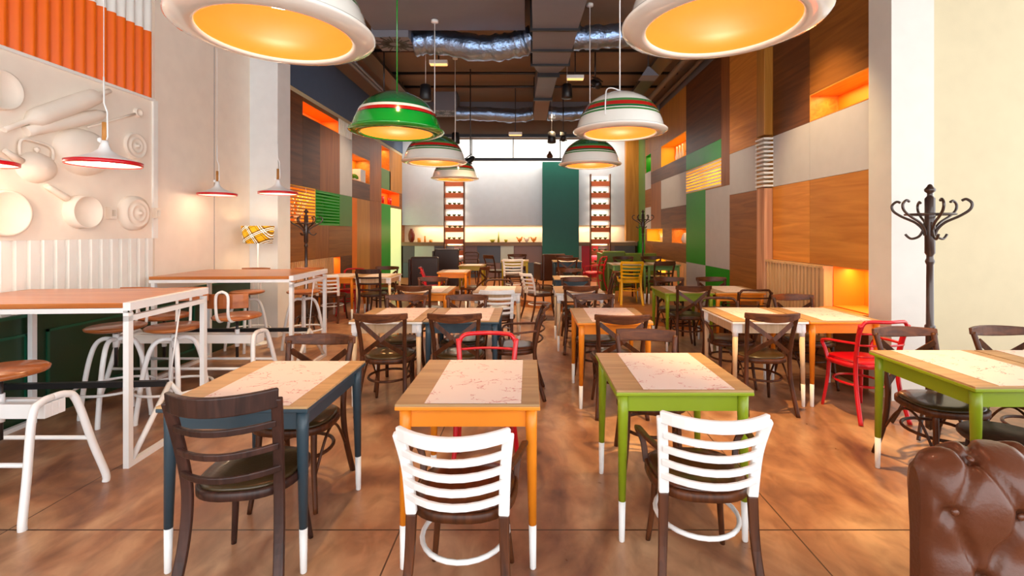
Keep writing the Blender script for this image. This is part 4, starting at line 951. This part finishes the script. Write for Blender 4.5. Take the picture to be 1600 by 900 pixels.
# ------------------------------------------------------------------ coat racks
M_BRZ = mat('bronze_brown_metal', (58, 40, 34), .28, metal=.3, coat=.5)
def rack():
    r = empty('coat_rack')
    MB().lathe([(.001,0.03),(.03,.05),(.028,.3),(.027,.78),(.034,.80),(.034,.82),(.025,.83),(.022,1.28),(.03,1.3),(.03,1.31),(.022,1.33),(.022,1.35),(.033,1.37),(.033,1.78),(.026,1.79),(.018,1.80),(.018,1.82),(.034,1.835),(.036,1.85),(.02,1.87),(.012,1.885),(.001,1.89)], seg=24).build('pole', M_BRZ, r)
    for k in range(6):
        a = k*PI/3+.15; c, s = math.cos(a), math.sin(a)
        P = [(.03,1.50),(.045,1.55),(.09,1.60),(.17,1.645),(.225,1.69),(.235,1.735),(.205,1.765),(.18,1.755)]
        MB().tube(spline([(c*p, s*p, z) for p, z in P],5), .0095, 8).build('upper_hook', M_BRZ, r)
        P = [(.03,1.60),(.045,1.53),(.07,1.49),(.11,1.475),(.135,1.49),(.15,1.51)]
        if k % 2 == 0: MB().tube(spline([(c*p, s*p, z) for p, z in P],5), .009, 8).build('lower_hook', M_BRZ, r)
    MB().tube([(.15*math.cos(a), .15*math.sin(a), 1.66) for a in [2*PI*k/36 for k in range(36)]], .008, 8, closed=True).build('hoop', M_BRZ, r)
    for k in range(4):
        a = k*PI/2+.6; c, s = math.cos(a), math.sin(a)
        MB().tube(spline([(c*.02,s*.02,.32),(c*.06,s*.06,.22),(c*.15,s*.15,.2),(c*.2,s*.2,.1),(c*.24,s*.24,.012)],5), .013, 8).build('foot', M_BRZ, r)
    MB().tube([(.13*math.cos(a), .13*math.sin(a), .2) for a in [2*PI*k/36 for k in range(36)]], .008, 8, closed=True).build('lower_hoop', M_BRZ, r)
    return r
put('rack', rack, (3.03, 3.60, 0), 0, 'tall dark bentwood coat rack in front of the white pier at the right', 'coat rack', 'dark coat racks')
put('rack', rack, (-3.50, 7.50, 0), 20, 'dark bentwood coat rack by the louvred niche on the left', 'coat rack', 'dark coat racks')
put('rack', rack, (2.60, 10.85, B), 40, 'dark bentwood coat rack far back on the platform', 'coat rack', 'dark coat racks')
# ------------------------------------------------------------------ tartan floor lamp
fl = empty('floor_lamp', (-3.69, 6.5, 0)); tag(fl, 'floor lamp with yellow tartan drum shade against the white wall', 'lamp')
MB().lathe([(.16,-.118),(.18,-.118),(.20,.118),(.198,.118)], (0,0,1.49), 40).lathe([(.196,.117),(.176,-.117)], (0,0,1.49), 40).build('lamp_shade', M_PLAID, fl)
MB().tube([(0,0,.02),(0,0,1.45)], .009, 10).build('pole', M_WHITE, fl); MB().lathe([(0,0),(.14,0),(.14,.015),(.02,.03),(0,.03)], seg=32).build('base', M_WHITE, fl)
MB().lathe([(0,.06),(.03,.04),(.035,0),(.02,-.04),(0,-.05)], (0,0,1.5), 16).build('bulb', M_BULB, fl)
lamp('POINT', 'floor_lamp_light', (-3.69, 6.5, 1.5), 7, (1, .8, .5), .05)

# ------------------------------------------------------------------ chesterfield sofa
M_CHES = mat('chestnut_leather', (96, 50, 28), .36, coat=.15, bump=.15, bscale=60)
sf = empty('chesterfield_sofa', (2.08, 1.50, 0), math.radians(-8)); tag(sf, 'button tufted chestnut leather sofa in the lower right corner', 'sofa')
def sofa_back():
    # profile (y offset outward, z) from front bottom over the roll to the rear
    prof = []
    x0, x1 = -.80, 1.1
    path = [(-.12,.0),(-.145,.12),(-.15,.28),(-.14,.42),(-.125,.49),(-.145,.56),(-.155,.63),(-.14,.70),(-.10,.745),(-.04,.77),(.02,.765),(.07,.73),(.09,.66),(.08,.58),(.06,.5),(.06,.2)]
    P = [Vector((0,a*1.05,b*1.09)) for a, b in path]; P = spline(P, 8)
    L = [0]
    for a, b in zip(P, P[1:]): L.append(L[-1]+(b-a).length)
    V0 = min((abs(P[q].z-.66), L[q]) for q in range(len(P)) if P[q].y < -.05)[1]; U0 = -.75
    nu, nv = 190, len(P); sp = .18
    vs = []
    def tuft(u, v):
        # diagonal diamond tufting
        a = u/sp; b = v/(sp*2.34)
        best = 9; 
        i0 = round(a*2); j0 = round(b*2)
        for i in range(i0-2, i0+3):
            for j in range(j0-2, j0+3):
                if (i+j) % 2 == 0:
                    d = math.hypot((a-i/2)*sp, (b-j/2)*sp*2.34); best = min(best, d)
        p = (a+b); q = (a-b)
        c1 = abs(p-round(p)); c2 = abs(q-round(q))
        crease = min(c1, c2)*sp*.7
        return -.034*math.exp(-(best/.026)**2)-.022*math.exp(-(crease/.012)**2)
    for i in range(nu):
        t = i/(nu-1); x = x0+(x1-x0)*t; e = min(1, (x-x0)/.26); rd = math.sqrt(max(0, 1-(1-e)**2))
        for j, p in enumerate(P):
            d = (P[min(j+1,nv-1)]-P[max(j-1,0)]).normalized(); nrm = Vector((0,-d.z,d.y))
            cz = .45; cy = -.02
            f = .55+.45*rd
            q = Vector((x, cy+(p.y-cy)*(.25+.75*rd), cz+(p.z-cz)*(1-(1-rd)*.24) if p.z > .1 else p.z))
            dd = tuft(x-U0, L[j]-V0)*min(1, rd*1.1)
            q -= nrm*dd*-1
            vs.append(tuple(q))
    fs = [(i*nv+j, (i+1)*nv+j, (i+1)*nv+j+1, i*nv+j+1) for i in range(nu-1) for j in range(nv-1)]
    mb = MB(); mb.add(vs, fs, True)
    mb.add([vs[j] for j in range(nv)], [tuple(range(nv))], True)
    mb.build('backrest', M_CHES, sf)
    k = 0
    for i in range(-4, 24):
        for j in range(0, 20):
            if (i+j) % 2: continue
            u = i/2*sp+U0; v = (j-6)/2*sp*2.34+V0
            if not (x0+.04 < u < x1-.05) or v > L[-1]-.1 or v < .05: continue
            jj = min(range(nv), key=lambda q_: abs(L[q_]-v)); p = P[jj]; d = (P[min(jj+1,nv-1)]-P[max(jj-1,0)]).normalized(); n_ = Vector((0,-d.z,d.y))
            if n_.y > .5: continue
            q = p-n_*.03
            b = MB().lathe([(0,.006),(.008,.005),(.013,0),(.008,-.006),(0,-.007)], seg=12)
            rot = n_.to_track_quat('Z', 'Y').to_matrix().to_4x4()
            b.v = [tuple(rot @ Vector(w_)+Vector((u, q.y, q.z))) for w_ in b.v]; b.build('button', M_CHES, sf)
sofa_back()
MB().box(-.2, 1.1, .12, .5, .08, .30).build('seat_base', M_CHES, sf, .03); MB().box(-.2, 1.1, .13, .49, .30, .42).build('seat_cushion', M_CHES, sf, .04)

# ------------------------------------------------------------------ small things on shelves and in niches
def vase(name, prof, loc, m, lab, cat, group=None, seg=20):
    return tag(MB().lathe(prof, seg=seg).build(name, m, loc=loc), lab, cat, group)
zs_ = 1.211; ys_ = 14.45
bx = lambda px: (px-826)*ys_/745
vase('vase', [(0,0),(.05,0),(.09,.08),(.10,.22),(.07,.34),(.04,.38),(.05,.41),(.0,.41)], (bx(643), ys_, zs_), mat('dark_red_glaze', (110, 30, 20), .3), 'dark red urn at the left end of the back shelf', 'vase')
M_OC = mat('orange_ceramic', (240, 150, 60), .4); M_GC = mat('lime_ceramic', (170, 180, 40), .4)
for px, h, lab in ((655,.13,'short wide orange pot beside the red urn'),(664,.19,'tall slim orange pot, middle of three'),(673,.08,'smallest orange pot, rightmost of three')):
    rr = .05 if h < .15 else .027
    vase('pot', [(0,0),(rr,0),(rr,h),(rr*.85,h),(rr*.85,.02),(0,.02)], (bx(px), ys_, zs_), M_OC, lab, 'pot', 'orange pots on the back shelf')
for px, rr, lab in ((769.5,.09,'lime green bowl left of the green cone'),(790.5,.06,'small lime green bowl right of the green cone')):
    vase('bowl', [(0,0),(rr*.5,0),(rr,.08),(rr*.94,.08),(rr*.5,.015),(0,.015)], (bx(px), ys_, zs_), M_GC, lab, 'bowl')
vase('cone_ornament', [(0,0),(.035,0),(.02,.15),(.004,.32),(0,.32)], (bx(779), ys_, zs_), M_GC, 'thin lime green cone standing on the back shelf', 'ornament')
for px, m, lab in ((812, M_OC, 'brown hen ornament, leftmost of three on the back shelf'), (823, M_CREAM, 'cream hen ornament, middle of three on the back shelf'), (834, M_OC, 'brown hen ornament beside the teal panel')):
    r = empty('hen_ornament', (bx(px), ys_, zs_)); tag(r, lab, 'ornament', 'hen ornaments on the back shelf')
    mb = MB(); mm = MB().lathe([(0,-.07),(.045,-.05),(.06,0),(.045,.05),(0,.08)], seg=14); Mx = Matrix.Translation((0,0,.075)) @ Matrix.Rotation(1.35, 4, 'Y')
    mm.v = [tuple(Mx @ Vector(v)) for v in mm.v]; mm.tube(spline([(.03,0,.09),(.06,0,.13),(.065,0,.16)],4), [.03]*4+[.022]*4+[.02], 8).tube([(-.04,0,.09),(-.1,0,.16)], [.03,.012], 8).tube([(.07,0,.155),(.1,0,.15)], [.01,.002], 6)
    mm.build('hen_body', m, r); MB().lathe([(0,0),(.035,0),(.03,.025),(0,.03)], seg=12).build('hen_base', m, r)
vase('bottle_ornament', [(0,0),(.07,0),(.09,.05),(.06,.11),(.03,.14),(.035,.17),(0,.19)], ((859-826)*13.0/745, 13.0, 3.541), M_WAL, 'small brown vase standing on the hanging rail', 'vase')
# left niche: white box and plant
nx = LX-.14
wbx = MB().box(-.1,.1,-.17,.17,0,.30).build('white_box', M_WHITE, loc=(nx, 11.2, 2.683)); tag(wbx, 'white box standing in the upper orange niche of the left wall', 'box')
pp = empty('round_plant', (nx+.05, 10.75, 2.683)); tag(pp, 'small round green plant beside the white box in the left niche', 'plant')
pb = MB()
for k in range(26):
    a = k*2.4; e = k/26*PI/2; l = .1; pb.tube([(0,0,.04),(math.cos(a)*l*math.cos(e), math.sin(a)*l*math.cos(e), .05+l*math.sin(e))], [.012,.02], 6)
pb.build('leaves', mat('bright_leaf', (90, 150, 30), .5), pp); MB().lathe([(0,0),(.05,0),(.06,.05),(0,.05)], seg=14).build('pot', M_WHITE, pp)
for Y, lab in ((12.8, 'small red cup in the lower orange niche, nearer'), (13.5, 'red lantern in the lower orange niche, farther')):
    vase('cup', [(0,0),(.06,0),(.06,.2),(.05,.2),(.05,.02),(0,.02)], (nx+.05, Y, 2.283), M_RED, lab, 'cup')
# right niches
rx_ = RX+.15
for i, Y in enumerate((10.7, 10.9, 11.1)):
    vase('tall_vase', [(0,0),(.03,0),(.035,.12),(.012,.30),(.015,.36),(0,.36)], (rx_, Y, 3.143), M_WHITE, ['slim white vase in the upper yellow niche, nearest of three', 'slim white vase in the upper yellow niche, middle of three', 'slim white vase in the upper yellow niche, farthest of three'][i], 'vase', 'slim white vases in the niche')
vase('jar', [(0,0),(.09,0),(.12,.08),(.08,.2),(.05,.22),(0,.22)], (rx_, 10.4, 1.283), M_WHITE, 'white round jar in the small lit niche of the right wall', 'jar')
pl2 = empty('potted_plant', (rx_, 10.2, 3.143)); tag(pl2, 'trailing green plant at the near end of the upper yellow niche', 'plant')
pb = MB()
for k in range(24):
    a = k*2.4; l = .06+.06*random.random(); h = .1+.3*random.random(); pb.tube([(0,0,.08),(math.cos(a)*l*.6,math.sin(a)*l*.6,h*.8),(math.cos(a)*l,math.sin(a)*l,h)], [.004,.012,.002], 5)
pb.build('leaves', M_LEAF, pl2); MB().lathe([(0,0),(.05,0),(.065,.09),(0,.09)], seg=14).build('pot', M_WHITE, pl2)
def branchy(loc, h, m, lab, n=7, spread=.3, lean=0, name='dried_branches'):
    r = empty(name, loc); tag(r, lab, 'branches'); b = MB()
    for k in range(n):
        a = 2*PI*k/n; P = [(0,0,.0)]; x = y = 0
        for q in range(1, 9):
            t = q/8; P.append((lean*t+math.cos(a)*spread*.35*t+.02*math.sin(q*2+k), math.sin(a)*spread*t+.03*math.cos(q*1.7+k), h*t*(1-.2*abs(math.sin(a)))))
        b.tube(P, [.008*(1-.07*q) for q in range(9)], 5)
    b.build('twigs', m, r); MB().lathe([(0,0),(.05,0),(.055,.12),(.04,.14),(0,.14)], seg=14).build('vase', M_WHITE, r)
branchy((LX-.12, 8.2, 1.683), .60, M_WHITE, 'white curly branches in a vase behind the orange louvre', 8, .38, .0)
branchy((rx_, 12.3, 1.283), .26, M_WHITE, 'white coral like branches in the lower niche of the right wall', 6, .2)
